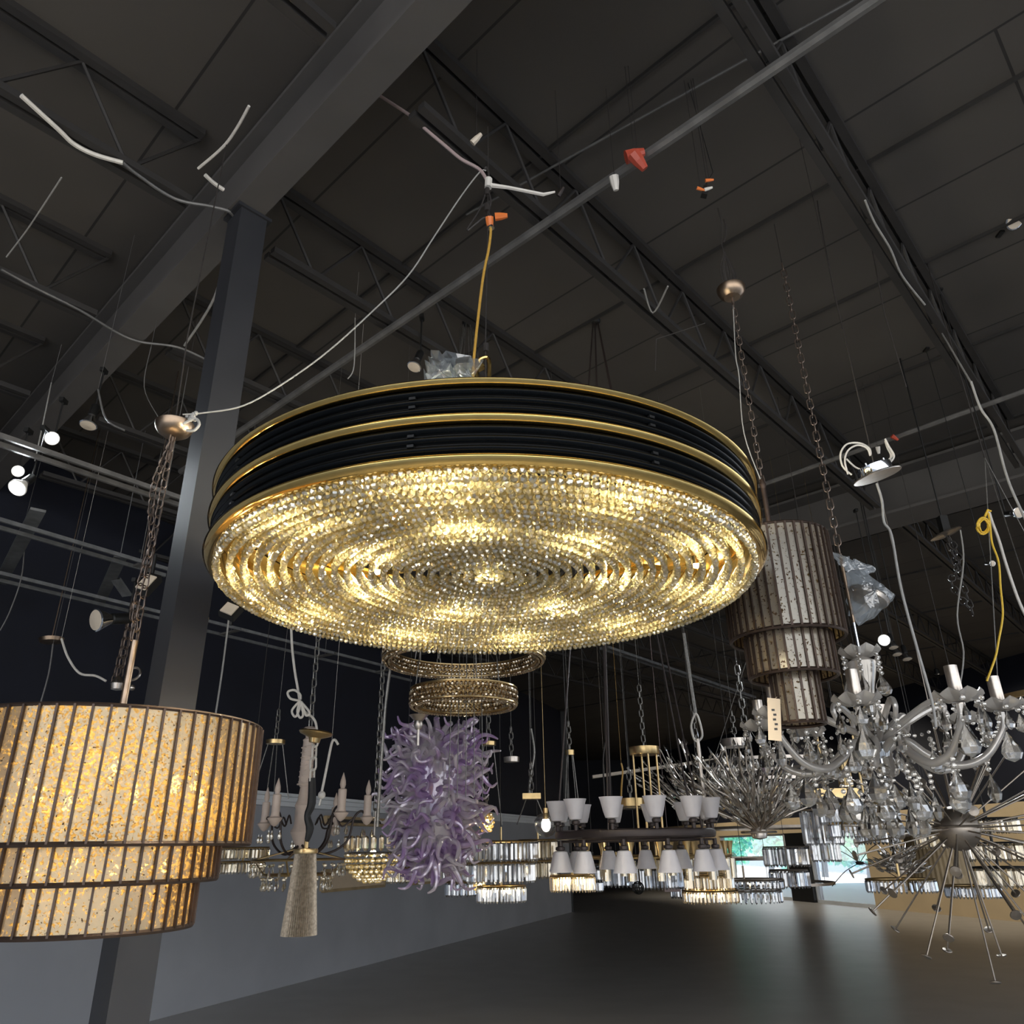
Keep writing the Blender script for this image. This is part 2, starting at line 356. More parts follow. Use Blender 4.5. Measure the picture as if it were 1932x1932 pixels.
def purplemat():
    m = glassmat('violet_blown_glass', (.92, .84, .96), .08, 1.4, [('Translucent', (.80, .72, .86), 0, .6), ('Diffuse', (.8, .7, .85), 0, .5), ('Glossy', (.95, .9, 1), .12, .16)])
    nt = m.node_tree; t = nt.nodes.new('ShaderNodeTexCoord'); n = nt.nodes.new('ShaderNodeTexNoise'); n.inputs['Scale'].default_value = 2.3
    oi = nt.nodes.new('ShaderNodeNewGeometry'); nt.links.new(oi.outputs['Position'], n.inputs['Vector'])
    n.inputs['Scale'].default_value = 5.5
    r = nt.nodes.new('ShaderNodeValToRGB'); r.color_ramp.elements[0].position = .42; r.color_ramp.elements[0].color = (.97, .90, .94, 1)
    r.color_ramp.elements[1].position = .62; r.color_ramp.elements[1].color = (.70, .48, .84, 1)
    nt.links.new(n.outputs['Fac'], r.inputs[0])
    for x in nt.nodes:
        if x.type in ('BSDF_TRANSLUCENT', 'BSDF_GLASS', 'BSDF_DIFFUSE'): nt.links.new(r.outputs[0], x.inputs['Color'])
    return m
M['violet'] = purplemat()


# ================================================================== SETTING
HG, HD = 3.3, 3.85                       # girder underside and deck above the eye
AZ_A, AZ_B = math.radians(-46.3), math.radians(41.3)
A = Vector((math.sin(AZ_A), math.cos(AZ_A), 0)); B = Vector((math.sin(AZ_B), math.cos(AZ_B), 0))
zg, zd = 1.6 + HG, 1.6 + HD

# deck with panel seams
def deckmat():
    m = pmat('roof_deck', (.034, .031, .029), rough=.7); nt = m.node_tree; b = nt.nodes['Principled BSDF']; L = nt.links
    g = nt.nodes.new('ShaderNodeNewGeometry'); mp = nt.nodes.new('ShaderNodeMapping'); mp.vector_type = 'POINT'; mp.inputs['Rotation'].default_value = (0, 0, AZ_A + PI / 2 - PI / 2)
    L.new(g.outputs['Position'], mp.inputs[0])
    br = nt.nodes.new('ShaderNodeTexBrick'); br.inputs['Scale'].default_value = 1; br.inputs['Brick Width'].default_value = 60; br.inputs['Row Height'].default_value = .92
    br.inputs['Mortar Size'].default_value = .008; br.inputs['Color1'].default_value = (.115, .102, .090, 1); br.inputs['Color2'].default_value = (.098, .088, .080, 1); br.inputs['Mortar'].default_value = (.03, .027, .026, 1)
    rot = nt.nodes.new('ShaderNodeMapping'); rot.inputs['Rotation'].default_value = (0, 0, -(PI / 2 - AZ_A)); L.new(g.outputs['Position'], rot.inputs[0]); L.new(rot.outputs[0], br.inputs['Vector'])
    n = nt.nodes.new('ShaderNodeTexNoise'); n.inputs['Scale'].default_value = .9; L.new(g.outputs['Position'], n.inputs['Vector'])
    mx = nt.nodes.new('ShaderNodeMix'); mx.data_type = 'RGBA'; mx.blend_type = 'MULTIPLY'; mx.inputs[0].default_value = .5; L.new(br.outputs['Color'], mx.inputs[6]); L.new(n.outputs['Fac'], mx.inputs[7])
    L.new(mx.outputs[2], b.inputs['Base Color']); return m
m = MB(); m.box((0, 17, zd + .05), (44, 43, .1))
struct(m, 'ceiling', deckmat())
m = MB(); m.box((0, 17, -.05), (44, 43, .1)); struct(m, 'floor', M['floor'])

# navy wall on the left with its crown-topped grey lower part
wa, wc = H(485, 1498, .743), H(1045, 1547, .743); wd = (wc - wa).normalized(); wn_ = Vector((-wd.y, wd.x, 0))
w0 = wa - wd * 22; w1 = wc + wd * 1.0
def wallbar(name, mat, p, q, z0, z1, t, off=0.0):
    m = MB(); n = Vector((-(q - p).normalized().y, (q - p).normalized().x, 0)); c0 = Vector((p.x, p.y, 0)) + n * (off + t / 2); c1 = Vector((q.x, q.y, 0)) + n * (off + t / 2)
    m.bar(c0 + Vector((0, 0, (z0 + z1) / 2)), c1 + Vector((0, 0, (z0 + z1) / 2)), t, z1 - z0)
    return struct(m, name, mat)
wallbar('wall_left', M['navy'], w0, w1, 0, zd, .3)
wallbar('wall_left_lower', M['grey_wall'], w0, w1, 0, 2.2, .1, -.1)
m = MB()
n_ = wn_
for (z0, z1, t) in ((2.2, 2.26, .16), (2.26, 2.32, .20), (2.32, 2.36, .26)):
    c = n_ * (-t / 2)
    m.bar(Vector((w0.x, w0.y, (z0 + z1) / 2)) + c, Vector((w1.x, w1.y, (z0 + z1) / 2)) + c, t, z1 - z0)
struct(m, 'trim_1', M['white_trim'])
# far wall beyond the opening
m = MB(); m.box((-5, 38.5, zd / 2), (24, .3, zd)); struct(m, 'wall_back', M['navy'])
m = MB(); m.bar(w1 + Vector((0, 0, zd / 2 - w1.z)), Vector((w1.x + .8, 38.4, zd / 2)), .3, zd); struct(m, 'wall_far', M['black'])

# beige window wall on the right
be, bgp = H(1370, 1552, .8), H(1915, 1513, .8); bd = (bgp - be).normalized(); bn = Vector((-bd.y, bd.x, 0))
b0 = Vector((be.x, be.y, 0)) - bd * 9; b1 = Vector((bgp.x, bgp.y, 0)) + bd * 9
def wall_s(px, py=1640):           # distance along the window wall of the sight line through a pixel column
    d = ray(px, py); d2 = Vector((d.x, d.y)); o = Vector((b0.x, b0.y)); e = Vector((bd.x, bd.y))
    # EYE + t d2 = o + s e
    det = d2.x * (-e.y) + e.x * d2.y
    t = (o.x * (-e.y) + e.x * o.y) / det
    s = (d2.x * o.y - d2.y * o.x) / det
    return s
def bseg(name, mat, s0, s1, z0, z1, t=.25, off=0.0):
    return wallbar(name, mat, b0 + bd * s0, b0 + bd * s1, z0, z1, t, off)
sA, sB, sC, sD = wall_s(1362), wall_s(1490), wall_s(1530), wall_s(1640)
Lw = (b1 - b0).length
lo, hi = min(sA, sD), max(sA, sD)
m = MB()
def bb(m, s0, s1, z0, z1, t=.25, off=0.0):
    c0 = b0 + bd * s0 + bn * (off + t / 2); c1 = b0 + bd * s1 + bn * (off + t / 2); zc = Vector((0, 0, (z0 + z1) / 2)); m.bar(c0 + zc, c1 + zc, t, z1 - z0)
zt = 1.95
bb(m, 0, sA, 0, 2.4); bb(m, sD, Lw, 0, 2.4); bb(m, sA, sD, zt, 2.4)
struct(m, 'wall_right', M['beige'])
m = MB(); bb(m, 0, Lw, 2.4, zd, .25); struct(m, 'wall_right_upper', M['navy'])
m = MB(); bb(m, sB, sC, 0, zt, .35, -.05); struct(m, 'trim_2', M['black'])
def window(k, s0, s1):
    m = MB()
    for (a, b, z0, z1) in ((s0, s0 + .06, 0, zt), (s1 - .06, s1, 0, zt), (s0, s1, zt - .06, zt), (s0, s1, 0, .08)): bb(m, a, b, z0, z1, .12, .06)
    f = struct(m, 'window_%d' % k, M['white_trim'])
    m = MB(); bb(m, s0 + .06, s1 - .06, .08, zt - .06, .01, .12)
    g = mesh_obj(m, 'window_glass', M['clear'], f, smooth=False)
window(1, sA, sB); window(2, sC, sD)

# outdoors
m = MB(); m.box((52, 60, -.15), (60, 160, .1)); struct(m, 'ground', M['pave'])
def leafblob(m, c, r, n):
    for _ in range(n):
        d = Vector((random.gauss(0, 1), random.gauss(0, 1), random.gauss(0, 1))).normalized() * r * random.uniform(.6, 1)
        p = c + d; s = r * .16; q = Vector((random.uniform(-1, 1), random.uniform(-1, 1), random.uniform(-1, 1))).normalized(); k = q.cross(Vector((.3, .2, 1))).normalized()
        m.add([p - q * s, p + k * s * .7, p + q * s, p - k * s * .7], [(0, 1, 2, 3)])
mid = b0 + bd * ((sA + sD) / 2)
for i, (px, dist, rr, lab) in enumerate(((1385, 62, 3.2, 'green leafy tree outside the farther window pane'), (1455, 55, 2.6, 'bluish green tree outside beside the black mullion'),
                                         (1555, 50, 3.0, 'bright green tree outside the nearer window pane'), (1640, 46, 2.4, 'blue green tree outside at the beige wall edge'))):
    d = ray(px, 1640); base = Vector((d.x * dist / d.y, dist, -.05))
    t = thing('street_tree', base, lab, 'tree', 'trees outside the windows')
    m = MB(); m.tube([(0, 0, -.1), (.1, 0, 1), (0, .1, 2.2)], [.2, .16, .12], 8); mesh_obj(m, 'trunk', M['bark'], t)
    m = MB()
    for k in range(9): leafblob(m, Vector((random.uniform(-rr, rr) * .6, random.uniform(-rr, rr) * .6, 1.2 + rr * random.uniform(.1, .9))), rr * .5, 260)
    mesh_obj(m, 'foliage', M['leaf'], t, smooth=False)

# girder and column
def ibeam(m, a, b, wd_, ht, tf=.03, tw=.02):
    a, b = Vector(a), Vector(b); up = Vector((0, 0, 1))
    m.bar(a + up * tf / 2, b + up * tf / 2, wd_, tf); m.bar(a + up * (ht - tf / 2), b + up * (ht - tf / 2), wd_, tf); m.bar(a + up * ht / 2, b + up * ht / 2, tw, ht - 2 * tf)
ga = H(195, 690, HG); gc = ga + A * 12; gb = ga - A * 6.5
m = MB(); ibeam(m, gb, gc, .17, .5); struct(m, 'beam_1', M['girder'])
ga2 = H(1750, 965, HG + .0); m = MB(); ibeam(m, ga2 + A * 14, ga2 - A * 9, .5, .52); struct(m, 'beam_2', M['girder'])
cp_ = H(468, 412, HG); cx, cy = cp_.x, cp_.y
m = MB(); m.box((cx, cy, zg / 2), (.155, .155, zg), Matrix.Rotation(-AZ_A, 3, 'Z')); m.box((cx, cy, zg - .012), (.2, .18, .02), Matrix.Rotation(-AZ_A, 3, 'Z')); struct(m, 'column', M['column'])

# open web joists (roof structure): chords, zig-zag web
JW = [-.21 + .42 * k for k in range(-7, 6)]
nB = Vector((math.cos(AZ_B), -math.sin(AZ_B), 0))
def joist(m, wv, zb, zt_, y0, y1):
    o = nB * (wv * HG)
    a = o + B * y0; b = o + B * y1
    for s in (-.035, .035):
        m.bar(a + nB * s + Vector((0, 0, zb + .02)), b + nB * s + Vector((0, 0, zb + .02)), .045, .04)
        m.bar(a + nB * s + Vector((0, 0, zt_ - .02)), b + nB * s + Vector((0, 0, zt_ - .02)), .05, .04)
    n = int((y1 - y0) / .62)
    for k in range(n):
        p = a + B * ((y1 - y0) * k / n); q = a + B * ((y1 - y0) * (k + .5) / n); r_ = a + B * ((y1 - y0) * (k + 1) / n)
        m.tube([p + Vector((0, 0, zt_ - .03)), q + Vector((0, 0, zb + .03))], .011, 5); m.tube([q + Vector((0, 0, zb + .03)), r_ + Vector((0, 0, zt_ - .03))], .011, 5)
for k, wv in enumerate(JW):
    va = (nB * (wv * HG)).dot(Vector((math.cos(AZ_A), -math.sin(AZ_A), 0))); ca = B.dot(Vector((math.cos(AZ_A), -math.sin(AZ_A), 0)))
    m = MB(); joist(m, wv, zg, zd, (1.42 - va) / ca + .2, (8.45 - va) / ca - .25); joist(m, wv, zg, zd, -4, (1.30 - va) / ca - .2); joist(m, wv, zg + .1, zd, (9.0 - va) / ca + .2, (22 - va) / ca)
    struct(m, 'trim_%d' % (3 + k), M['steel'])
# purlin-like deck seams that stand proud
m = MB()
for v in (2.6, 4.06, 5.25, 6.6, 8.2, 10.4, 12.5, 15, 18):
    nA = Vector((-math.sin(AZ_A + PI / 2) * -1, -math.cos(AZ_A + PI / 2) * -1, 0))
    o = Vector((math.cos(AZ_A), -math.sin(AZ_A), 0)) * v
    m.bar(o - A * 14 + Vector((0, 0, zd - .012)), o + A * 16 + Vector((0, 0, zd - .012)), .018, .024)
struct(m, 'trim_40', M['steel'])

MAINW, LEFTW = 27.0, 1.0
# ================================================================== GREAT CRYSTAL DRUM CHANDELIER
MC = Vector((-.093, 2.736, 1.6 + .905)); R0 = .985
mc = thing('drum_chandelier', MC, 'huge round black and gold drum chandelier with glowing crystal bead underside', 'chandelier')
def ringpart(name, mat, r, z0, z1, t=.03, conv=.016, n=160, parent=mc):
    k = 7; prof = []
    for i in range(k): 
        u = i / (k - 1); prof.append((r + conv * math.sin(PI * u), z0 + (z1 - z0) * u))
    prof += [(r - t, z1 - .002), (r - t, z0 + .002)]
    m = MB(); m.lathe(prof, (0, 0, 0), n, closed=True); return mesh_obj(m, name, mat, parent)
for (a, b) in ((0, .034), (.122, .154), (.236, .262)): ringpart('gold_band', M['gold'], R0, a, b, .035, .017)
for (a, b) in ((.034, .122), (.154, .236)):
    g = (b - a) / 3
    for k in range(3): ringpart('black_rib', M['gloss_black'], R0 - .006, a + g * k + .004, a + g * (k + 1) - .004, .012, .010)
    m = MB(); m.box((R0 - .005, 0, 0), (.010, .018, .008)); b0_ = None
    for q in range(9):
        an = 2 * PI * q / 9 + .35
        for k in (1, 2):
            if b0_ is None: o = b0_ = mesh_obj(m, 'rib_bracket', M['black'], mc, smooth=False)
            else: o = cp(b0_, mc)
            o.location = (0, 0, a + g * k); o.rotation_euler = (0, 0, an)
m = MB(); m.lathe([(R0 - .02, .01), (R0 - .02, .25), (R0 - .024, .25), (R0 - .024, .01)], n=128, closed=True); mesh_obj(m, 'inner_wall', M['goldin'], mc)
m = MB(); m.lathe([(R0 - .015, .01), (R0 - .015, .25), (R0 - .018, .25), (R0 - .018, .01)], n=128, closed=True); mesh_obj(m, 'backing_band', M['black'], mc)
# open gold annulus added to shade the ceiling, with spokes
m = MB(); m.lathe([(R0 - .03, .225), (.70, .232), (.70, .236), (R0 - .03, .232)], n=96, closed=True); mesh_obj(m, 'light_stop_plate', M['goldin'], mc)
for k in range(4):
    an = PI * k / 4 + .3; m = MB(); d = Vector((math.cos(an), math.sin(an), 0))
    m.bar(d * -(R0 - .03) + Vector((0, 0, .13)), d * (R0 - .03) + Vector((0, 0, .13)), .016, .02); mesh_obj(m, 'cross_arm', M['goldin'], mc, smooth=False)
NR = 22; SP = .0435
def zdome(r): return .010 + .055 * (1 - (r / .96) ** 2)
for i in range(NR):
    r = .955 - i * SP
    if r < .02: r = .02
    n = max(5, int(2 * PI * r / .0245)); z = zdome(r)
    m = MB()
    for j in range(n):
        an = 2 * PI * (j + random.random() * .12) / n; c, s_ = math.cos(an), math.sin(an)
        nb = 2
        for k in range(nb):
            rr = r + random.uniform(-.0015, .0015)
            m.gem((rr * c, rr * s_, z - .012 - k * .0245), .0113, .0215, 6, random.random(), .5)
    gr = mesh_obj(m, 'crystal_bead_ring', M['bead'], mc, smooth=False)
    gr['kind'] = 'stuff'
    m = MB(); m.torus(r, .0048, (0, 0, z + .004), max(24, int(r * 110)), 5)
    for j in range(n):
        an = 2 * PI * j / n; c, s_ = math.cos(an), math.sin(an)
        m.box((r * c, r * s_, z - .018), (.0032, .0032, .042), Matrix.Rotation(an, 3, 'Z'))
    mesh_obj(m, 'ring_wire', M['goldin'], gr)
# bulbs with gold caps added above to shade the ceiling
bp = [(.84, 2 * PI * (k + .3) / 10) for k in range(10)] + [(.48, 2 * PI * (k + .1) / 7) for k in range(7)] + [(.0, 0)]  # last one is a weak lamp added to warm the grey middle
for r, an in bp:
    c = Vector((r * math.cos(an), r * math.sin(an), .118))
    m = MB(); m.lathe([(.030, c.z + .0), (.030, c.z + .035), (.006, c.z + .045), (.004, c.z + .043), (.026, c.z + .033), (.028, c.z)], (c.x, c.y, 0), 16, closed=True)
    cu = mesh_obj(m, 'light_stop_cup', M['gold'], mc)
    m = MB(); m.ball(c + Vector((0, 0, .008)), .015, 10, 1.3); mesh_obj(m, 'bulb', M['bulb'], cu)
    l = light('drum_light', 'POINT', (0, 0, 0), MAINW * (.3 if r < .1 else 1), (1, .92, .72), .02); l.parent = mc; l.location = c + Vector((0, 0, -.018))
# suspension hub, steel cable, cord
hubz = .262
m = MB(); m.lathe([(.0, hubz - .03), (.05, hubz - .03), (.05, hubz + .01), (.02, hubz + .03), (.0, hubz + .03)], n=20)
for k in range(3):
    an = 2 * PI * k / 3 + .5; m.tube([(0, 0, hubz + .02), (.95 * math.cos(an), .95 * math.sin(an), hubz - .03)], .004, 5)
mesh_obj(m, 'hub', M['gold'], mc)
gp = P(918, 690, 2.0); gp = MC + Vector((.03, -.25, .30))
def atmain(px, py, D=2.74): return P(px, py, D)
knot = atmain(921, 345); top = Vector((knot.x, knot.y, zg))
m = MB(); m.tube([atmain(917, 745), atmain(916, 655), atmain(920, 440), knot, top], .0028, 5)
for y_ in (656, 362, 392): m.lathe([(.012, -.02), (.012, .02)], atmain(917 if y_ > 500 else 919, y_), 8)
mesh_obj(m, 'steel_cable', M['dark_cable'], mc, world=True)
m = MB(); m.tube([atmain(893, 735, 2.70), atmain(893, 690, 2.70), atmain(902, 600), atmain(912, 520), atmain(922, 470), atmain(926, 435), atmain(924, 412)], .0062, 8, smooth=6)
mesh_obj(m, 'gold_cord', M['gold_cord'], mc, world=True)
m = MB(); m.tube([atmain(927, 431), atmain(926, 428)], .016, 10); mesh_obj(m, 'cord_clamp', M['chrome'], mc, world=True)
# gold hook bracket beside the cable
m = MB()
m.tube([atmain(905, 735), atmain(899, 690), atmain(912, 675), atmain(923, 682), atmain(922, 735)], .009, 8, smooth=5); m.bar(atmain(893, 700), atmain(912, 690), .03, .02)
mesh_obj(m, 'hook_bracket', M['gold'], mc, world=True)
# plastic wrap lying on top
m = MB()
def sheet(m, pts, D, nx=10, amp=.02):
    pts = [P(x, y, D) for x, y in pts]; n = len(pts); c = sum(pts, Vector()) / n
    vs = [c]; fs = []
    K = 5
    for k in range(1, K + 1):
        for i in range(n * 3):
            a = pts[(i // 3) % n].lerp(pts[(i // 3 + 1) % n], (i % 3) / 3)
            p = c.lerp(a, k / K); vs.append(p + Vector((random.uniform(-amp, amp), random.uniform(-amp, amp) * 3, random.uniform(-amp, amp) * .6)))
    N = n * 3
    for i in range(N): fs.append((0, 1 + i, 1 + (i + 1) % N))
    for k in range(K - 1):
        for i in range(N): fs.append((1 + k * N + i, 1 + (k + 1) * N + i, 1 + (k + 1) * N + (i + 1) % N, 1 + k * N + (i + 1) % N))
    m.add(vs, fs)
sheet(m, [(817, 664), (850, 672), (905, 690), (893, 712), (905, 722), (855, 716), (836, 700), (822, 682)], 2.66)
sheet(m, [(806, 690), (826, 684), (850, 694), (860, 722), (812, 722), (803, 708)], 2.58)
single(m, 'plastic_wrap', M['film'], P(860, 720, 2.6), 'crumpled clear plastic wrap lying on top of the big drum chandelier', 'plastic wrap', smooth=False)
# knotted feed wires, cable ties, wire nuts
m = MB(); m.tube([atmain(921, 345), atmain(905, 320), atmain(870, 300), atmain(840, 275), atmain(802, 243), P(780, 222, 2.75), H(700, 170, HG + .3)], .0085, 8, smooth=6)
single(m, 'power_cable', M['mauve_cable'], atmain(850, 280), 'thick mauve cable running up from the knot above the big drum chandelier', 'cable')
m = MB(); m.tube([atmain(917, 322), atmain(905, 325), atmain(870, 370), atmain(820, 445), atmain(770, 520), atmain(700, 590), atmain(620, 662), atmain(540, 720), atmain(460, 765), atmain(384, 779), atmain(345, 782, 2.74)], .0035, 6, smooth=6)
single(m, 'swag_cord', M['grey_cable'], atmain(770, 520), 'long pale swag cord sagging from the knot down to the left bronze canopy', 'cord')
m = MB(); m.tube([atmain(922, 349), atmain(960, 354), atmain(1025, 367), atmain(1047, 362)], [.012, .009, .009, .005], 6)
m.tube([atmain(922, 338), atmain(921, 354)], .018, 8)
single(m, 'zip_tie', M['white_plastic'], atmain(922, 348), 'white zip tie with its tail sticking out beside the mauve cable', 'zip tie', smooth=False)
m = MB(); m.tube([atmain(920, 355), atmain(926, 380), atmain(922, 400), atmain(930, 413)], .005, 6, smooth=5); m.tube([atmain(918, 358), atmain(905, 395), atmain(881, 434), atmain(900, 420), atmain(912, 411), atmain(921, 413)], .004, 6, smooth=5)
m.tube([atmain(918, 320), atmain(914, 318), atmain(918, 316), atmain(922, 326), atmain(922, 345)], .005, 6, smooth=4)
single(m, 'loop_wire', M['dark_cable'], atmain(905, 400), 'black looped wires between the white zip tie and the orange wire nuts', 'wire')
def nut(px, py, ang, D, label, mat='orange', s=1.0, r=.016):
    c = P(px, py, D) if D > 0 else H(px, py, -D); d = RT * math.cos(ang) + UP * math.sin(ang)
    m = MB(); m.tube([c - d * .025 * s, c + d * .0 * s, c + d * .028 * s], [r * s, r * s * .9, r * s * .55], 8)
    o = single(m, 'wire_nut', M[mat], c, label, 'wire nut', smooth=False)
    if D < 0: mw = MB(); mw.tube([Vector((0, 0, 0)), Vector((0, 0, zd - c.z))], .0015, 4); mesh_obj(mw, 'lead_wire', M['dark_cable'], o)
    return o
nut(945, 408, .1, 2.74, 'orange wire nut lying sideways above the gold cord', r=.018, s=1.1)
nut(924, 421, -1.5, 2.74, 'orange wire nut pointing down at the top of the gold cord', r=.018, s=1.1)
# ================================================================== TIERED STRIP DRUM CHANDELIERS
def tiered(root, tiers, matp, tw=.0065):
    for (r, zt_, zb, n) in tiers:
        fr = MB(); fr.torus(r, .006, (0, 0, zt_), 96, 6); mesh_obj(fr, 'top_hoop', M['bronze_strip'], root)
        fr = MB(); fr.torus(r, .008, (0, 0, zb), 96, 6); f = mesh_obj(fr, 'bottom_hoop', M['bronze_strip'], root)
        st = MB()
        for j in range(n):
            an = 2 * PI * (j + .5) / n
            st.box((math.cos(an) * (r + .003), math.sin(an) * (r + .003), (zt_ + zb) / 2), (.012, tw, zt_ - zb), Matrix.Rotation(an, 3, 'Z'))
        mesh_obj(st, 'divider_strip', M['bronze_strip'], f, smooth=False)
        g = MB()
        for j in range(n):
            a0, a1 = 2 * PI * (j - .5 + .04) / n, 2 * PI * (j + .5 - .04) / n
            p0 = Vector((math.cos(a0) * r, math.sin(a0) * r, 0)); p1 = Vector((math.cos(a1) * r, math.sin(a1) * r, 0)); z0, z1 = zb + .006, zt_ - .006
            q0, q1 = p0 * .994, p1 * .994
            Z = Vector((0, 0, 1))
            g.add([p0 + Z * z0, p1 + Z * z0, p1 + Z * z1, p0 + Z * z1, q0 + Z * z0, q1 + Z * z0, q1 + Z * z1, q0 + Z * z1], [(0, 1, 2, 3), (5, 4, 7, 6), (0, 4, 5, 1), (3, 2, 6, 7), (0, 3, 7, 4), (1, 5, 6, 2)])
        mesh_obj(g, 'mirror_panel', matp, root, smooth=False)
def canopy_prof(r, h): return [(0, -h), (r * .55, -h * .98), (r * .82, -h * .7), (r * .97, -h * .3), (r, 0), (r * .96, h * .05), (0, h * .05)]

# left, lit
LA, LD = -.503, 2.7
LC = Vector((LA * LD, LD, 1.6))
lc = thing('tiered_drum_chandelier', LC, 'large lit three-tier drum chandelier of amber-lit antique mirror strips on a long chain', 'chandelier')
tiered(lc, [(.173 * LD, .150 * LD, .012 * LD, 62), (.139 * LD, .012 * LD, -.026 * LD, 52), (.118 * LD, -.026 * LD, -.075 * LD, 44)], M['mirror_lit'])
m = MB(); m.lathe(canopy_prof(.075, .055), (0, 0, .592 * LD), 28); mesh_obj(m, 'canopy', M['antique'], lc)
m = MB(); m.tube([(0, 0, .57 * LD), (0, 0, .53 * LD)], .006, 6); zrod = .262 * LD
m.chain((0, 0, .575 * LD), (0, 0, zrod), .05, .013, .0028)
m.chain((0, 0, .56 * LD), (-.005, 0, zrod), .045, .014, .0028, sag=[(-.035, 0, .5 * LD), (-.03, 0, .45 * LD), (-.005, 0, .4 * LD), (-.02, 0, .33 * LD)])
mesh_obj(m, 'chain', M['chain'], lc)
m = MB(); m.tube([(0, 0, zrod), (0, 0, -.05 * LD)], .012, 10); mesh_obj(m, 'stem', M['antique'], lc)
m = MB()
for k in range(3):
    an = 2 * PI * k / 3
    for rr, z in ((.173 * LD, .148 * LD), (.139 * LD, .012 * LD)): m.tube([(0, 0, z), (rr * math.cos(an), rr * math.sin(an), z)], .005, 6)
mesh_obj(m, 'spider_frame', M['bronze_strip'], lc)
for k in range(9):
    an = 2 * PI * (k + .45) / 9; rr = .33 if k % 2 else .29; z = .155 + .03 * ((k * 5) % 3)
    m = MB(); m.tube([(rr * math.cos(an), rr * math.sin(an), z - .075), (rr * math.cos(an), rr * math.sin(an), z - .01)], .012, 8)
    m.tube([(0, 0, z - .08), (rr * math.cos(an), rr * math.sin(an), z - .08)], .005, 6)
    a_ = mesh_obj(m, 'lamp_arm', M['antique'], lc)
    m = MB(); m.lathe([(.001, z - .01), (.013, z), (.016, z + .02), (.009, z + .045), (.001, z + .062)], (rr * math.cos(an), rr * math.sin(an), 0), 10); mesh_obj(m, 'bulb', M['warm_bulb'], a_)
    l = light('drum_bulb_light', 'POINT', (0, 0, 0), LEFTW, (1, .74, .42), .02); l.parent = lc; l.location = (rr * .9 * math.cos(an), rr * .9 * math.sin(an), z + .03)
for k in range(6):
    an = 2 * PI * (k + .2) / 6; rr = .22; z = -.055
    m = MB(); m.lathe([(.001, z - .01), (.013, z), (.016, z + .02), (.009, z + .045), (.001, z + .062)], (rr * math.cos(an), rr * math.sin(an), 0), 10); mesh_obj(m, 'bulb', M['warm_bulb'], lc)
    l = light('drum_bulb_light', 'POINT', (0, 0, 0), LEFTW * .6, (1, .72, .38), .02); l.parent = lc; l.location = (rr * .85 * math.cos(an), rr * .85 * math.sin(an), z)
# things on its canopy
m = MB()
for k in range(7): m.ball(P(352 + random.uniform(0, 18), 782 + random.uniform(-8, 14), 2.68), random.uniform(.008, .014), 8)
m.tube([P(345, 800, 2.66), P(368, 790, 2.66), P(376, 800, 2.66), P(366, 812, 2.66), P(352, 812, 2.66)], .006, 6, smooth=4)
single(m, 'wire_bundle', M['grey_cable'], P(362, 795, 2.68), 'crumpled silvery wire bundle at the side of the left bronze canopy', 'wire')
m = MB(); m.tube([(LC.x, LC.y, 1.6 + .592 * LD), (LC.x - .02, LC.y + .01, 1.6 + .75 * LD), (LC.x - .05, LC.y + .1, zg)], .003, 5)
mesh_obj(m, 'hanging_wire', M['dark_cable'], lc, world=True)

# right, unlit
RA, RD = .361, 3.3
RC = Vector((RA * RD, RD, 1.6))
rc = thing('tiered_drum_chandelier', RC, 'unlit three-tier drum chandelier of worn silver mirror strips with bronze frames', 'chandelier')
tiered(rc, [(.072 * RD, .388 * RD, .249 * RD, 40), (.054 * RD, .252 * RD, .199 * RD, 30), (.029 * RD, .203 * RD, .140 * RD, 17)], M['mirror_dim'], .009)
m = MB(); m.lathe(canopy_prof(.075, .06), (0, 0, .828 * RD), 28); mesh_obj(m, 'canopy', M['antique'], rc)
m = MB(); m.chain((0, 0, .80 * RD), (0, 0, .475 * RD), .055, .012, .0027); m.tube([(0, 0, .82 * RD), (0, 0, .795 * RD)], .008, 8)
mesh_obj(m, 'chain', M['chain'], rc)
m = MB(); m.tube([(0, 0, .475 * RD), (0, 0, .20 * RD)], .011, 10); m.lathe([(.008, -.03), (.016, 0), (.008, .03)], (0, 0, .475 * RD), 10)
for k in range(3):
    an = 2 * PI * k / 3
    for rr, z in ((.072 * RD, .386 * RD), (.054 * RD, .25 * RD), (.029 * RD, .20 * RD)): m.tube([(0, 0, z), (rr * math.cos(an), rr * math.sin(an), z)], .004, 5)
mesh_obj(m, 'stem', M['bronze_strip'], rc)
m = MB(); m.tube([(0, 0, .835 * RD), (.0, 0, .87 * RD), (-.01, 0, .92 * RD), (.01, 0, .97 * RD), (0, 0, zg - 1.6)], .003, 5)
for k in range(5):
    q = random.uniform(-.03, .03); m.tube([(0, 0, .905 * RD), (-.03 + q, 0, .87 * RD), (-.02 + q, .01, .845 * RD), (.02 + q, 0, .85 * RD), (.0, 0, .90 * RD)], .0025, 5, smooth=4)
m.tube([(0, 0, .925 * RD), (.02, 0, .94 * RD), (.03, 0, .96 * RD), (.025, 0, .975 * RD)], .004, 5, smooth=4)
mesh_obj(m, 'lead_wire', M['dark_cable'], rc)
m = MB(); m.tube([(0, 0, .80 * RD), (-.03, 0, .7 * RD), (-.03, 0, .66 * RD), (-.05, 0, .56 * RD), (-.0, 0, .475 * RD)], .0028, 5, smooth=5); mesh_obj(m, 'feed_wire', M['grey_cable'], rc)
tg = P(1461, 1357, 3.05); m = MB(); m.box(tg, (.05, .002, .16), Matrix.Rotation(.12, 3, 'Y')); m.tube([tg + Vector((0, 0, .07)), P(1466, 1315, 3.08)], .001, 4)
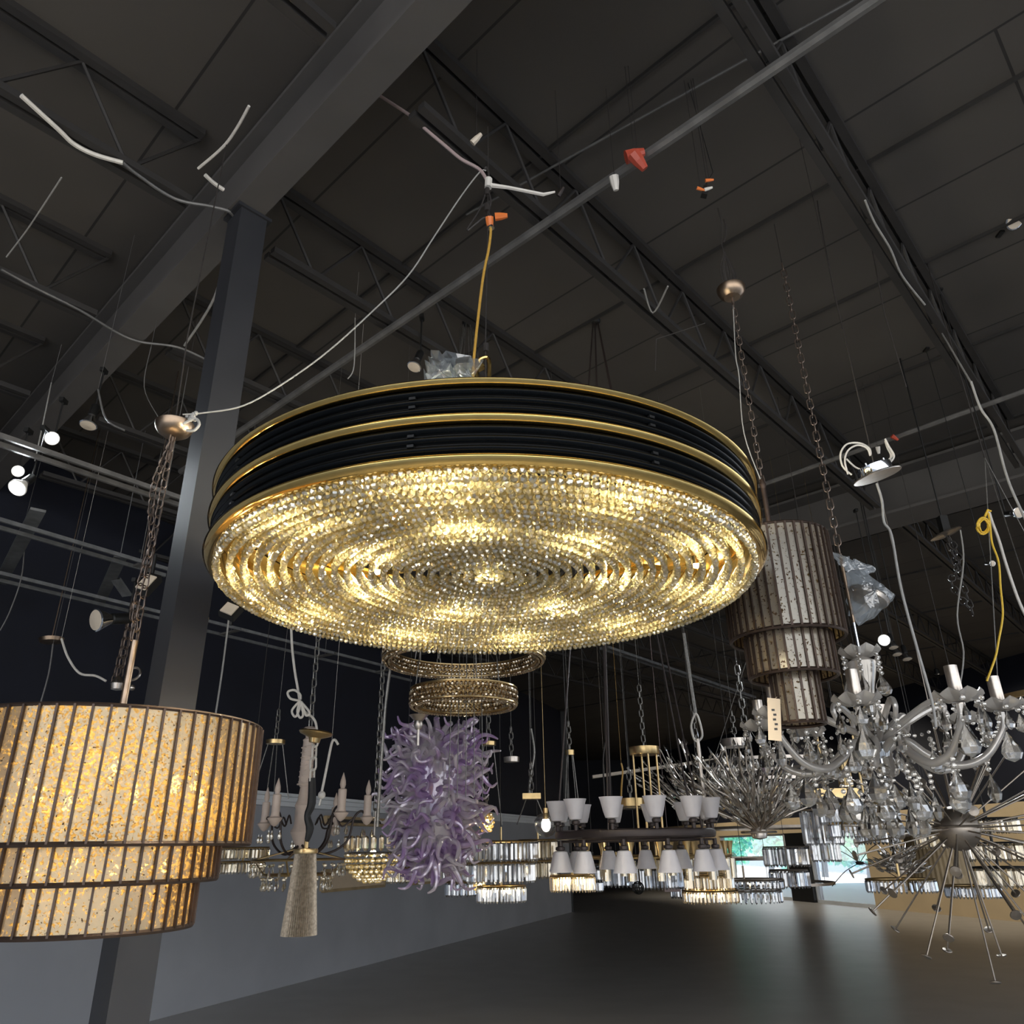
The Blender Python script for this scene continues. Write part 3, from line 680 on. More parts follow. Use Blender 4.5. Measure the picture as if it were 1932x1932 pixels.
t_ = single(m, 'hanging_tag', M['tagcard'], tg, 'beige paper tag hanging beside the lowest tier of the unlit strip drum', 'tag', smooth=False)
m = MB()
for k in range(5): m.box(Vector((.004 * (k % 2), -.0014, .035 - k * .018)), (.012, .001, .008))
mesh_obj(m, 'tag_print', M['dark_cable'], t_, smooth=False)
# ================================================================== CRYSTAL ARM CHANDELIER (right)
CA, CD = .452, 4.0
def axis(lat, D, py):          # world z on a vertical axis where the picture row is py
    x = lat * D; lo_, hi_ = -2.0, 9.0
    for _ in range(40):
        z = (lo_ + hi_) / 2; v = Vector((x, D, z)) - EYE; y = 966 - FPX * v.dot(UP) / v.dot(FW)
        if y > py: lo_ = z
        else: hi_ = z
    return z
def axis_at(px, py, D):        # vertical axis through a pixel
    p = P(px, py, D); return p.x / D
CC = Vector((CA * CD, CD, axis(CA, CD, 1420)))
cz = lambda py: axis(CA, CD, py) - CC.z
ch = thing('crystal_chandelier', CC, 'clear crystal arm chandelier with scalloped glass dishes and large pear drops on a chain', 'chandelier')
u = S(CC)                      # metres per picture unit there
def dish(m, c, r, h, n=32, t=.003):
    prof = [(.03, -h * .45), (r * .5, -h * .4), (r * .85, 0), (r, h * .35)]; vs = []; fs = []
    c = Vector(c); K = len(prof)
    full = prof + [(a * .97, b + t) for a, b in reversed(prof)]
    for k, (rr, z) in enumerate(full):
        for j in range(n):
            an = 2 * PI * j / n; q = rr / r
            sc_ = 1 + .10 * q * q * abs(math.sin(an * 4)) - .04 * q; vs.append(c + Vector((rr * sc_ * math.cos(an), rr * sc_ * math.sin(an), z + .012 * q * q * math.cos(an * 8))))
    m_ = len(full)
    for i in range(m_):
        for j in range(n): fs.append((i * n + j, i * n + (j + 1) % n, ((i + 1) % m_) * n + (j + 1) % n, ((i + 1) % m_) * n + j))
    m.add(vs, fs)
def drop_string(m, c, nb, pr, ph_, tilt=0):
    c = Vector(c)
    for k in range(nb): m.gem(c - Vector((0, 0, .014 + k * .027)), .012, .022, 8, random.random())
    m.pear(c - Vector((0, 0, nb * .027 + .006 + ph_ / 2)), pr, ph_)
_drops = {}
def put_drop(parent, pos, nb, pr, ph_):
    k = (nb, pr, ph_)
    if k not in _drops: mm = MB(); drop_string(mm, (0, 0, 0), nb, pr, ph_); o = _drops[k] = mesh_obj(mm, 'crystal_drop', M['crystal'], parent, smooth=False)
    else: o = cp(_drops[k], parent)
    o.location = pos; o.rotation_euler = (0, 0, random.uniform(0, 3)); return o
# column pieces
m = MB(); dish(m, (0, 0, cz(1232)), .10, .06); mesh_obj(m, 'glass_dish', M['sculpt'], ch)
m = MB(); m.lathe([(.0, cz(1312)), (.035, cz(1310)), (.038, cz(1300)), (.066, cz(1262)), (.072, cz(1250)), (.04, cz(1243)), (.03, cz(1238)), (.0, cz(1238))], n=24); mesh_obj(m, 'glass_vase', M['sculpt'], ch)
m = MB(); m.tube([(0, 0, cz(1170)), (0, 0, cz(1240))], .008, 8); m.tube([(0, 0, cz(1310)), (0, 0, cz(1500))], .007, 8)
for py, r in ((1240, .03), (1312, .025), (1400, .045), (1415, .05), (1470, .03), (1500, .02)): m.torus(r * .7, .006, (0, 0, cz(py)), 20, 6)
m.lathe([(.0, cz(1432)), (.045, cz(1428)), (.055, cz(1415)), (.04, cz(1402)), (.0, cz(1398))], n=24)
mesh_obj(m, 'stem', M['chrome'], ch)
for (a, b, r) in ((1325, 1350, .045), (1352, 1375, .035), (1378, 1398, .045), (1440, 1465, .04), (1470, 1492, .03)): m = MB(); m.lathe([(.005, cz(b)), (r * .6, cz(b) + .005), (r, (cz(a) + cz(b)) / 2), (r * .5, cz(a) - .004), (.005, cz(a))], n=10); mesh_obj(m, 'crystal_column', M['crystal'], ch, smooth=False)
def arm_pts(R_, an, zs): return [Vector((r * R_ * math.cos(an), r * R_ * math.sin(an), z)) for r, z in zs]
NA = 8
for k in range(NA):
    an = 2 * PI * k / NA + .27; R_ = .56; rise = cz(1352)
    pts = arm_pts(R_, an, [(.06, cz(1418)), (.22, cz(1400)), (.38, cz(1430)), (.58, cz(1452)), (.80, cz(1440)), (.97, cz(1395)), (1.0, rise - .03)])
    m = MB(); m.tube(pts, [.018, .018, .019, .019, .018, .015, .013], 10, smooth=6); a_ = mesh_obj(m, 'glass_arm', M['sculpt'], ch)
    e = Vector((R_ * math.cos(an), R_ * math.sin(an), rise))
    m = MB(); dish(m, e, .102, .05); mesh_obj(m, 'glass_dish', M['sculpt'], a_)
    m = MB(); m.lathe([(.020, -.02), (.028, 0), (.028, .125), (.022, .126), (.022, .01)], e + Vector((0, 0, .012)), 14, closed=True); mesh_obj(m, 'candle_sleeve', M['nickel'], a_)
    for q in range(6):
        a2 = 2 * PI * q / 6 + .2; put_drop(a_, e + Vector((.094 * math.cos(a2), .094 * math.sin(a2), -.004)), 1 + q % 2, .030, .085)
    put_drop(a_, e + Vector((0, 0, -.06)), 2, .046, .135)
    # scroll branch with its own bead swag
    m = MB(); an2 = an + PI / NA
    m.tube(arm_pts(.34, an2, [(.1, cz(1395)), (.45, cz(1368)), (.9, cz(1340)), (1.05, cz(1352)), (.95, cz(1372)), (.82, cz(1362))]), [.016, .016, .014, .013, .011, .009], 8, smooth=6); sb = mesh_obj(m, 'glass_scroll', M['sculpt'], ch)
    m = MB(); e2 = arm_pts(.34, an2, [(.98, cz(1372))])[0]; put_drop(sb, e2, 2, .036, .10)
    p0 = e + Vector((0, 0, -.02)); p1 = Vector((.56 * math.cos(an + 2 * PI / NA), .56 * math.sin(an + 2 * PI / NA), rise - .02)); 
    for q in range(1, 14):
        t = q / 14; m.gem(p0.lerp(p1, t) + Vector((0, 0, -.14 * math.sin(PI * t))), .008, .015, 6, random.random())
    g = mesh_obj(m, 'crystal_swag', M['crystal'], sb, smooth=False); g['kind'] = 'stuff'
    for rr, py in ((.20, 1462), (.12, 1490)): put_drop(ch, (rr * math.cos(an), rr * math.sin(an), cz(py)), 3, .046, .13)
    put_drop(ch, (.33 * math.cos(an2), .33 * math.sin(an2), cz(1450)), 3, .046, .13); put_drop(ch, (.45 * math.cos(an), .45 * math.sin(an), cz(1445)), 2, .046, .13); put_drop(ch, (.26 * math.cos(an2), .26 * math.sin(an2), cz(1400)), 2, .036, .10)
for q in range(6):
    a2 = 2 * PI * q / 6; put_drop(ch, (.092 * math.cos(a2), .092 * math.sin(a2), cz(1236)), 4, .036, .10)
ztop = axis(CA, CD, 1045) - CC.z; zc0 = axis(CA, CD, 498) - CC.z
m = MB(); m.chain((0, 0, zc0), (0, 0, ztop), .052 * CD / 3.0, .0125 * CD / 3, .003 * CD / 3); mesh_obj(m, 'chain', M['chain'], ch)
m = MB(); m.tube([(0, 0, zc0), (0, 0, zd - CC.z)], .002, 4); mesh_obj(m, 'hanging_wire', M['dark_cable'], ch)
m = MB(); m.tube([(0, 0, ztop), (0, 0, cz(1175))], .009, 8); mesh_obj(m, 'hanging_rod', M['antique'], ch)
# bagged canopy
bc = P(1632, 1122, CD)
m = MB(); m.lathe([(.0, -.05), (.06, -.045), (.10, -.02), (.105, .0), (.085, .02), (.04, .05), (.0, .06)], bc + Vector((.02, 0, -.01)), 24, Matrix.Rotation(.5, 3, 'Y'))
for r_ in (.05, .075, .1): m.torus(r_, .006, bc + Vector((.02, 0, -.03 + r_ * .25)), 28, 6, M=Matrix.Rotation(.5, 3, 'Y'))
mesh_obj(m, 'ceiling_cap', M['nickel'], ch, world=True)
m = MB()
def bagpoly(m, prof, D, th=.06):
    L_ = [P(x, y, D) for x, y in prof]; c = sum(L_, Vector()) / len(L_); n = len(L_); vs = []; fs = []
    for k, (s_, dy) in enumerate(((0.0, -1), (.55, -.8), (.9, -.35), (1, 0), (.9, .35), (.55, .8), (0.0, 1))):
        for i in range(n * 3):
            a = L_[i // 3].lerp(L_[(i // 3 + 1) % n], (i % 3) / 3); p = c.lerp(a, max(s_, .01)) + Vector((0, dy * th, 0)); j = .008; vs.append(p + Vector((random.uniform(-j, j), random.uniform(-j, j), random.uniform(-j, j))))
    N = n * 3
    for k in range(6):
        for i in range(N): fs.append((k * N + i, k * N + (i + 1) % N, (k + 1) * N + (i + 1) % N, (k + 1) * N + i))
    m.add(vs, fs)
bagpoly(m, [(1598, 1080), (1616, 1074), (1634, 1084), (1664, 1108), (1688, 1124), (1672, 1148), (1640, 1172), (1622, 1180), (1606, 1160), (1598, 1120)], CD, .11)
bagpoly(m, [(1568, 1042), (1585, 1044), (1600, 1052), (1614, 1064), (1616, 1078), (1600, 1080), (1585, 1066)], CD, .03)
bagpoly(m, [(1612, 1056), (1630, 1064), (1651, 1072), (1646, 1080), (1622, 1088), (1606, 1078)], CD, .03)
mesh_obj(m, 'plastic_bag', M['film'], ch, smooth=False, world=True)

# ================================================================== STARBURST (lower right)
SC = P(1806, 1563, 5.0)
sb_ = thing('starburst_chandelier', SC, 'pewter starburst chandelier of thin rods tipped with small discs', 'chandelier')
m = MB(); m.ball((0, 0, 0), .125, 20); m.torus(.127, .008, (0, 0, .01), 32, 6); mesh_obj(m, 'hub', M['pewter'], sb_)
rodm = MB(); rodm.tube([(0, 0, .1), (0, 0, 1)], .005, 6); proto = None; NRD = 64
for k in range(NRD):
    zz = 1 - 2 * (k + .5) / NRD; an = k * 2.399963; rr = math.sqrt(1 - zz * zz); d = Vector((rr * math.cos(an), rr * math.sin(an), zz)); L_ = .64 + .16 * ((k * 7) % 5) / 4
    q = d.to_track_quat('Z', 'Y').to_euler()
    if proto is None:
        ro = mesh_obj(rodm, 'rod', M['pewter'], sb_); proto = ro
        dm = MB(); dm.lathe([(0, -.008), (.026, -.004), (.028, 0), (.026, .006), (0, .010)], (0, 0, 1), 14); di = mesh_obj(dm, 'disc', M['pewter'], ro)
    else:
        ro = cp(proto, sb_); di = cp(di0, ro)
    if k == 0: di0 = di
    ro.rotation_euler = q; ro.scale = (1, 1, L_)
m = MB(); m.tube([(0, 0, .1), (0, 0, .7)], .008, 6); m.tube([(0, 0, .7), (0, 0, zd - SC.z)], .003, 6); mesh_obj(m, 'hanging_rod', M['pewter'], sb_)

# ================================================================== ROUND NICKEL CANOPY WITH LOOPED WHITE WIRES
DC = P(1655, 898, 3.3); u = S(DC)
dc = thing('pendant_canopy', DC, 'round brushed nickel ceiling canopy hanging tilted with looped white wires on top', 'canopy')
T = Matrix.Rotation(-.25, 3, 'Y') @ Matrix.Rotation(.10, 3, 'X')
m = MB(); m.lathe([(0, -.006), (.110, -.004), (.112, 0), (.110, .004), (0, .006)], n=40, M=T); mesh_obj(m, 'disc', M['nickel'], dc)
m = MB(); m.lathe([(.078, .006), (.08, .01), (.08, .05), (.074, .05), (.074, .01)], n=36, M=T, closed=True); 
for q in range(4): m.tube([T @ Vector((.06 * math.cos(q * 1.57 + .6), .06 * math.sin(q * 1.57 + .6), .01)), T @ Vector((.06 * math.cos(q * 1.57 + .6), .06 * math.sin(q * 1.57 + .6), .065))], .006, 8)
mesh_obj(m, 'canopy_ring', M['chrome'], dc)
def pl(D, *pts): return [P(x, y, D) for x, y in pts]
for pts in (pl(3.3, (1607, 896), (1590, 880), (1586, 856), (1598, 838), (1622, 836), (1640, 846), (1643, 858)), pl(3.28, (1600, 895), (1594, 870), (1600, 850), (1618, 840), (1636, 846), (1642, 860)), pl(3.32, (1597, 866), (1612, 880), (1624, 886))):
    m = MB(); m.tube(pts, .0045, 6, smooth=5); mesh_obj(m, 'looped_wire', M['white_cable'], dc, world=True)
for pts in (pl(3.3, (1672, 872), (1684, 858), (1676, 842), (1670, 828)), pl(3.28, (1680, 872), (1687, 860), (1677, 842), (1671, 830)), pl(3.32, (1676, 874), (1681, 860), (1674, 845), (1670, 832))):
    m = MB(); m.tube(pts, .0045, 6, smooth=5); mesh_obj(m, 'upright_wire', M['white_cable'], dc, world=True)
m = MB(); m.tube(pl(3.3, (1654, 912), (1664, 945), (1668, 985), (1682, 1010), (1700, 1110), (1728, 1215), (1757, 1318), (1766, 1372)), .006, 8, smooth=6); mesh_obj(m, 'cord', M['grey_cable'], dc, world=True)
p_ = P(1648, 870, 3.3); m = MB(); m.tube([p_, (p_.x, p_.y, zd)], .0015, 4); mesh_obj(m, 'hanging_wire', M['dark_cable'], dc, world=True)
# coiled yellow cord and its neighbours
m = MB()
for k in range(7):
    c = P(1856 + random.uniform(-2, 2), 993 + random.uniform(-2, 2), 3.6); R_ = .034 + random.uniform(-.006, .006)
    m.tube([c + RT * (R_ * math.cos(t) * .8) + UP * (R_ * math.sin(t) * 1.1) + FW * random.uniform(-.006, .006) for t in [2 * PI * i / 20 for i in range(20)]], .0035, 5, closed=True)
m.tube(pl(3.6, (1865, 968), (1868, 990), (1872, 1025), (1884, 1060), (1888, 1110), (1892, 1160), (1884, 1210), (1878, 1240), (1862, 1285)), .005, 6, smooth=6)
m.tube(pl(3.6, (1858, 975), (1864, 962), (1870, 965)), .006, 6)
single(m, 'coiled_cord', M['yellow_cord'], P(1856, 993, 3.6), 'coiled yellow cord tied in a small loop with its tail hanging down', 'cord')
m = MB(); m.tube(pl(3.7, (1866, 965), (1872, 985), (1885, 1020), (1900, 1070), (1925, 1140), (1960, 1210)), .007, 6, smooth=6)
single(m, 'dangling_cable', M['white_cable'], P(1900, 1070, 3.7), 'white cord hanging beside the coiled yellow cord', 'cord')
m = MB(); m.tube([P(1832, 720, 3.4), P(1850, 770, 3.4), P(1875, 810, 3.4), P(1900, 900, 3.4), P(1932, 975, 3.4), P(1990, 1100, 3.4)], .006, 8, smooth=6); m.tube([P(1832, 722, 3.4), H(1760, 600, HD - .01)], .005, 6)
single(m, 'long_cord', M['grey_cable'], P(1870, 790, 3.4), 'long straight grey cord slanting down past the right end of the ceiling', 'cord')
# second canopy far right with dark chain bundle
m_c = P(1785, 1008, 5.6)
k_ = thing('pendant_canopy', m_c, 'small tilted pale canopy with a dark bunched chain hanging below it', 'canopy')
T2 = Matrix.Rotation(-.3, 3, 'Y'); m = MB(); m.lathe([(0, -.012), (.09, -.008), (.12, 0), (.115, .01), (0, .012)], n=32, M=T2); mesh_obj(m, 'disc', M['nickel'], k_)
m = MB(); m.chain(P(1786, 1012, 5.6), P(1836, 1160, 5.6), .07, .02, .005); m.chain(P(1790, 1012, 5.58), P(1830, 1150, 5.58), .06, .025, .005, sag=[P(1810, 1060, 5.58), P(1795, 1100, 5.58)])
mesh_obj(m, 'chain', M['dark_cable'], k_, world=True)
m = MB(); m.tube([m_c, (m_c.x, m_c.y, zd)], .006, 5); m.box(m_c + Vector((0, 0, .08)), (.06, .06, .14)); mesh_obj(m, 'hanger', M['black'], k_, world=True)
m = MB(); m.tube(pl(5.5, (1812, 1000), (1818, 1060), (1806, 1160), (1818, 1230), (1812, 1290)), .006, 6, smooth=5)
single(m, 'thin_cord', M['grey_cable'], P(1812, 1100, 5.5), 'thin grey cord dropping beside the dark bunched chain', 'cord')

# ================================================================== SPOT LAMPS
def par(px, py, D, rpx, aim, lit, label, body='black', stem=None, power=0):
    c = P(px, py, D); r = rpx * S(c); a = Vector(aim).normalized(); Rm = (-a).to_track_quat('Z', 'Y').to_matrix()
    t = thing('spot_lamp', c, label, 'spotlight')
    m = MB(); m.lathe([(r * .86, .0), (r, r * .06), (r * .98, r * .2), (r * .35, r * 1.5), (r * .35, r * 2.0), (0, r * 2.0), (0, r * .3), (r * .8, r * .05)][:6] + [(0, r * .1)], n=24, M=Rm); mesh_obj(m, 'reflector', M['chrome'] if not lit else M['white_plastic'], t)
    m = MB(); m.lathe([(0, -r * .10), (r * .5, -r * .07), (r * .88, .0), (0, .002)], n=24, M=Rm); mesh_obj(m, 'lamp_face', M['led'] if lit else M['lamp_glass'], t)
    m = MB(); m.lathe([(r * .40, r * 1.4), (r * .5, r * 1.5), (r * .5, r * 3.0), (r * .3, r * 3.3), (0, r * 3.3)], n=16, M=Rm)
    s_ = (-a) * (r * 3.0); up = Vector((0, 0, (zd - c.z - s_.z) if stem == 'deck' else (stem if stem else .25))); m.tube([s_, s_ + up], min(r * .12, .006), 6); m.box(s_ + up, (.03, .06, .03)); mesh_obj(m, 'lamp_holder', M[body], t)
    if power:
        l = light('spot_lamp_light', 'SPOT', (0, 0, 0), power, (.88, .95, 1), .05, cone=80); l.parent = t; l.rotation_euler = a.to_track_quat('-Z', 'Y').to_euler(); l.location = a * (r * .2)
    return t
par(781, 693, 4.4, 14, (-.25, -.25, -1), False, 'unlit spot lamp on the joist left of the plastic-wrapped top of the big drum', stem=.3)
par(166, 803, 4.6, 16, (0, -.2, -1), False, 'unlit spot lamp pointing straight down above the left rails', stem=.3)
par(98, 827, 4.4, 13, (.5, -.9, -.45), True, 'lit spot lamp highest of the three glowing ones at the left', stem=.3, power=30)
par(34, 889, 4.3, 11, (.6, -.8, -.35), True, 'lit narrow spot lamp turned sideways, between the two other glowing ones', stem=.3, power=20)
par(32, 921, 4.2, 17, (0, -.7, -.8), True, 'lit spot lamp with the broadest glowing face, lowest of the three', stem=.35, power=40)
par(180, 1170, 5.4, 22, (-.55, -.9, -.3), False, 'unlit round lamp with a deep ringed reflector in a black housing', stem=.3)
par(1668, 1208, 7.5, 11, (-.35, -.8, -.35), True, 'lit spot lamp glowing just above the crystal chandelier', stem=1.4, power=260)
for (x, y, lab) in ((1686, 1222, 'unlit spot lamp right beside the lit one above the crystal chandelier'), (1693, 1235, 'unlit spot lamp in the middle of the row above the crystal chandelier'), (1712, 1244, 'unlit spot lamp last in the row above the crystal chandelier')):
    par(x, y, 7.6 + (x - 1686) * .03, 9, (0, -.25, -1), False, lab, stem='deck')
par(1917, 414, 4.0, 20, (.2, -.55, -.8), False, 'unlit spot lamp with a broad pale face high beside the upper joist', stem='deck')
par(1922, 967, 4.6, 11, (.1, -.9, -.3), False, 'unlit small round lamp beside the coiled yellow cord', stem='deck')
par(1873, 1063, 5.4, 6, (.1, -.9, -.3), False, 'tiny round unlit lamp below the coiled yellow cord', stem='deck')
def flood(px, py, D, w_, h_, label, tilt=.3):
    c = P(px, py, D); t = thing('flood_lamp', c, label, 'floodlight'); Rm = Matrix.Rotation(tilt, 3, 'Y') @ Matrix.Rotation(-.5, 3, 'X')
    m = MB(); m.box((0, .03, 0), (w_ + .03, .06, h_ + .03), Rm); m.box((0, .06, h_ * .6), (.02, .02, .3)); mesh_obj(m, 'housing', M['black'], t, smooth=False)
    m = MB(); m.box(Rm @ Vector((0, -.008, 0)), (w_, .012, h_), Rm); mesh_obj(m, 'glass_front', M['lamp_glass'], t, smooth=False)
flood(276, 1100, 5.2, .075, .14, 'rectangular flood lamp with a pale face behind the long chain', .3)
flood(433, 1150, 5.2, .09, .09, 'square tilted flood lamp under the rim of the big drum chandelier', .4)
# little caps on the conduit
nut(1197, 292, .3, -3.2, 'red cap hanging from the ceiling conduit, highest of the fittings there', 'red', 1.8, .02)
nut(1205, 304, -.9, -3.15, 'red elbow fitting just below the red cap on the ceiling conduit', 'red', 1.8, .02)
nut(1160, 345, -1.4, -3.15, 'white and brown socket hanging below the ceiling conduit', 'white_plastic', 1.4, .018)
nut(899, 262, .8, -3.2, 'pale wire end cluster near the upper edge of the ceiling', 'lamp_glass', 1.2, .014)
nut(1058, 362, 1.0, -3.1, 'brown connector at the tip of the white zip tie', 'brown_metal', 1.0, .012)
nut(1338, 340, .1, -3.1, 'orange wire nut dangling above the unlit strip drum canopy', 'orange', .8, .012)
nut(1322, 357, -.3, -3.05, 'orange wire nut on the black box dangling from the ceiling', 'orange', .8, .012)
nut(1336, 356, .3, -3.05, 'white wire nut beside the small black box', 'white_plastic', .8, .012)
nut(1688, 826, -.6, -3.2, 'small reddish cap on the conduit above the round nickel canopy', 'red', 1.2, .016)
nut(1657, 849, -1.4, -3.15, 'white ring socket below the conduit near the reddish cap', 'white_plastic', 1.2, .016)
p_ = H(1330, 362, 3.05); m = MB(); m.box(p_, (.03, .03, .06), Matrix.Rotation(.3, 3, 'Y')); m.tube([p_ + Vector((0, 0, .03)), H(1345, 325, 3.25), (p_.x, p_.y, zd)], .002, 5)
single(m, 'junction_box', M['black'], p_, 'small black box dangling on a thin wire from the ceiling', 'box', smooth=False)
# ================================================================== TWO-RING CRYSTAL CHANDELIER
RX, RYD = -.066, 5.0
tr = thing('double_ring_chandelier', (RX * RYD, RYD, 1.6), 'chandelier of two stacked smoky crystal rings hanging below the big drum', 'chandelier')
for (r, h, bh, name) in ((.50, 1.13, .085, 'upper_ring'), (.315, .845, .10, 'lower_ring')):
    m = MB(); m.lathe([(r - .03, h), (r + .03, h), (r + .03, h + .008), (r - .03, h + .008)], n=72, closed=True); m.lathe([(r - .03, h + bh), (r + .03, h + bh), (r + .03, h + bh + .008), (r - .03, h + bh + .008)], n=72, closed=True)
    m.lathe([(r - .012, h), (r + .012, h), (r + .012, h + bh), (r - .012, h + bh)], n=72, closed=True)
    f = mesh_obj(m, 'ring_frame', M['brass'], tr)
    for side, rr in ((1, r + .024), (-1, r - .024)):
        m = MB(); n = int(2 * PI * rr / .026)
        for k in range(3):
            for j in range(n): an = 2 * PI * (j + .5 * (k % 2)) / n; m.gem((rr * math.cos(an), rr * math.sin(an), h + .018 + k * bh / 3.2), .012, bh / 3.4, 6, random.random())
        g = mesh_obj(m, 'crystal_band', M['smoke_bead'], f, smooth=False); g['kind'] = 'stuff'
    m = MB(); n = int(2 * PI * r / .022)
    for q in (-.014, .014):
        for j in range(n): an = 2 * PI * j / n; m.gem(((r + q) * math.cos(an), (r + q) * math.sin(an), h - .006), .011, .016, 6, random.random())
    g = mesh_obj(m, 'crystal_underside', M['smoke_bead'], f, smooth=False); g['kind'] = 'stuff'
for k in range(6):
    an = 2 * PI * k / 6 + .3; r, h = ((.50, 1.215), (.315, .945))[k % 2]
    m = MB(); m.tube([(r * math.cos(an), r * math.sin(an), h), (.03 * math.cos(an), .03 * math.sin(an), HD - .02)], .0035, 5); mesh_obj(m, 'steel_wire', M['grey_chain'], tr)
for q in range(5):
    x = -.06 + q * .035
    m = MB(); m.tube([(x, .05, HD - .02), (x * 1.5, .05, .30)], .0028, 5); mesh_obj(m, 'long_wire', M['grey_chain'], tr)
m = MB(); m.lathe(canopy_prof(.04, .03), (0, 0, HD - .005), 24); mesh_obj(m, 'canopy', M['black'], tr)
# ================================================================== VIOLET BLOWN GLASS
VC = P(822, 1505, 6.2); uu = S(VC)
vt = thing('blown_glass_chandelier', VC, 'violet and white blown glass chandelier bristling with curled glass tendrils', 'chandelier')
vprof = [(1378, 30), (1395, 62), (1430, 78), (1480, 76), (1530, 72), (1570, 60), (1605, 42), (1632, 16)]
m = MB(); m.lathe([(.001, (1505 - 1634) * uu)] + [(r * uu * .8, (1505 - y) * uu) for y, r in reversed(vprof)] + [(.001, (1505 - 1376) * uu)], n=20); mesh_obj(m, 'inner_body', M['violet'], vt)
def hornmesh(sd, Lh, curl):
    rnd = random.Random(sd); m = MB(); pts = []; r = []
    a = rnd.uniform(0, 6.28)
    for i in range(8):
        t = i / 7; pts.append(Vector((curl * math.sin(t * PI * 1.5) * math.cos(a) * t * Lh, curl * math.sin(t * PI * 1.7 + .5) * math.sin(a) * t * Lh, t * Lh))); r.append(.022 * (1 - t) ** .7 + .006)
    m.tube(pts, r, 7, smooth=2); return m
hm = [hornmesh(k, (.20, .26, .22, .28, .24, .18)[k], (.35, .45, .3, .5, .4, .55)[k]) for k in range(6)]
protos = []
def hornpos(k, n):
    t = (k + .5) / n; y = 1382 + t * 246
    for i in range(len(vprof) - 1):
        if vprof[i][0] <= y <= vprof[i + 1][0]: q = (y - vprof[i][0]) / (vprof[i + 1][0] - vprof[i][0]); r = vprof[i][1] * (1 - q) + vprof[i + 1][1] * q; break
    an = k * 2.399963; z = (1505 - y) * uu; p = Vector((r * uu * .75 * math.cos(an), r * uu * .75 * math.sin(an), z))
    up = .55 * (1 - 2.2 * t); d = Vector((math.cos(an), math.sin(an), up + random.uniform(-.3, .3))).normalized(); return p, d.to_track_quat('Z', 'Y')
NH = 100
for k in range(NH):
    p, q = hornpos(k, NH); v = k % 6
    if k < 6: o = mesh_obj(hm[v], 'glass_tendril', M['violet'], vt); protos.append(o)
    else: o = cp(protos[v], vt)
    o.location = p; o.rotation_euler = (q @ Matrix.Rotation(random.uniform(0, 6.28), 4, 'Z').to_quaternion()).to_euler()
m = MB()
for k in range(240):
    p, q = hornpos(k + .37, 240); v = hm[k % 6]; R3 = q.to_matrix(); s_ = random.uniform(.6, .9)
    m.add([p + R3 @ (Vector(x) * s_) for x in v.v], v.f)
g = mesh_obj(m, 'glass_tendril', M['violet'], vt); g['kind'] = 'stuff'
m = MB(); m.chain((0, 0, (1505 - 1385) * uu), (0, 0, HD - (VC.z - 1.6)), .06, .016, .004); mesh_obj(m, 'chain', M['grey_chain'], vt)
m = MB(); mz = 1505 - 1345
cn = P(790, 1352, 5.62)
m.lathe([(0, -.09), (.02, -.09), (.035, -.06), (.03, -.03), (.06, 0), (.07, .01), (0, .02)], cn, 20); m.tube([cn, (cn.x, cn.y, zd)], .0012, 5); m.tube([cn + Vector((0, 0, -.09)), cn + Vector((.0, 0, -.2))], .01, 8)
single(m, 'pendant_canopy', M['nickel'], cn, 'small stepped nickel canopy just below the lower crystal ring', 'canopy')
# ================================================================== WHITE CUP RING CHANDELIER
WC = P(1197, 1574, 5.0); wu = S(WC)
wt = thing('cup_ring_chandelier', WC, 'dark ring chandelier with frosted white glass cups facing up and down', 'chandelier')
WR = 146 * wu
m = MB(); m.torus(WR, .014, (0, 0, 0), 72, 8, rz=.024); m.torus(WR * .97, .006, (0, 0, -.035), 72, 6); mesh_obj(m, 'ring', M['brown_metal'], wt)
upm = MB(); upm.shell([(.020, .055), (.036, .060), (.047, .095), (.060, .150), (.067, .168)], n=20, t=.004)
hom = MB(); hom.lathe([(.012, 0), (.012, .03), (.024, .035), (.024, .05), (.012, .056), (.010, .09), (.002, .10)], n=12)
cu0 = None
for k in range(24):
    an = 2 * PI * (k // 2) / 12 + .13 + (.12 if k % 2 else 0); loc = (WR * math.cos(an), WR * math.sin(an), .02 if k % 2 == 0 else -.03); rot = (0 if k % 2 == 0 else PI, 0, an)
    if cu0 is None: cu0 = mesh_obj(upm, 'glass_cup', M['frost'], wt); ho0 = mesh_obj(hom, 'cup_holder', M['brown_metal'], cu0); c_ = cu0
    else: c_ = cp(cu0, wt); cp(ho0, c_)
    c_.location = loc; c_.rotation_euler = rot
tp_ = Vector((-.05, .0, HD - .05))
apex = P(1166, 1190, 5.0) - WC
for k in range(5):
    an = 2 * PI * k / 5 + .5; m = MB(); m.tube([(WR * math.cos(an), WR * math.sin(an), .02), (apex.x + .02 * math.cos(an), .02 * math.sin(an), HD + 1.6 - WC.z - .02)], .006, 6); mesh_obj(m, 'suspension_rod', M['brown_metal'], wt)
m = MB(); m.lathe(canopy_prof(.04, .03), (apex.x, 0, HD + 1.6 - WC.z - .004), 24); mesh_obj(m, 'canopy', M['black'], wt)
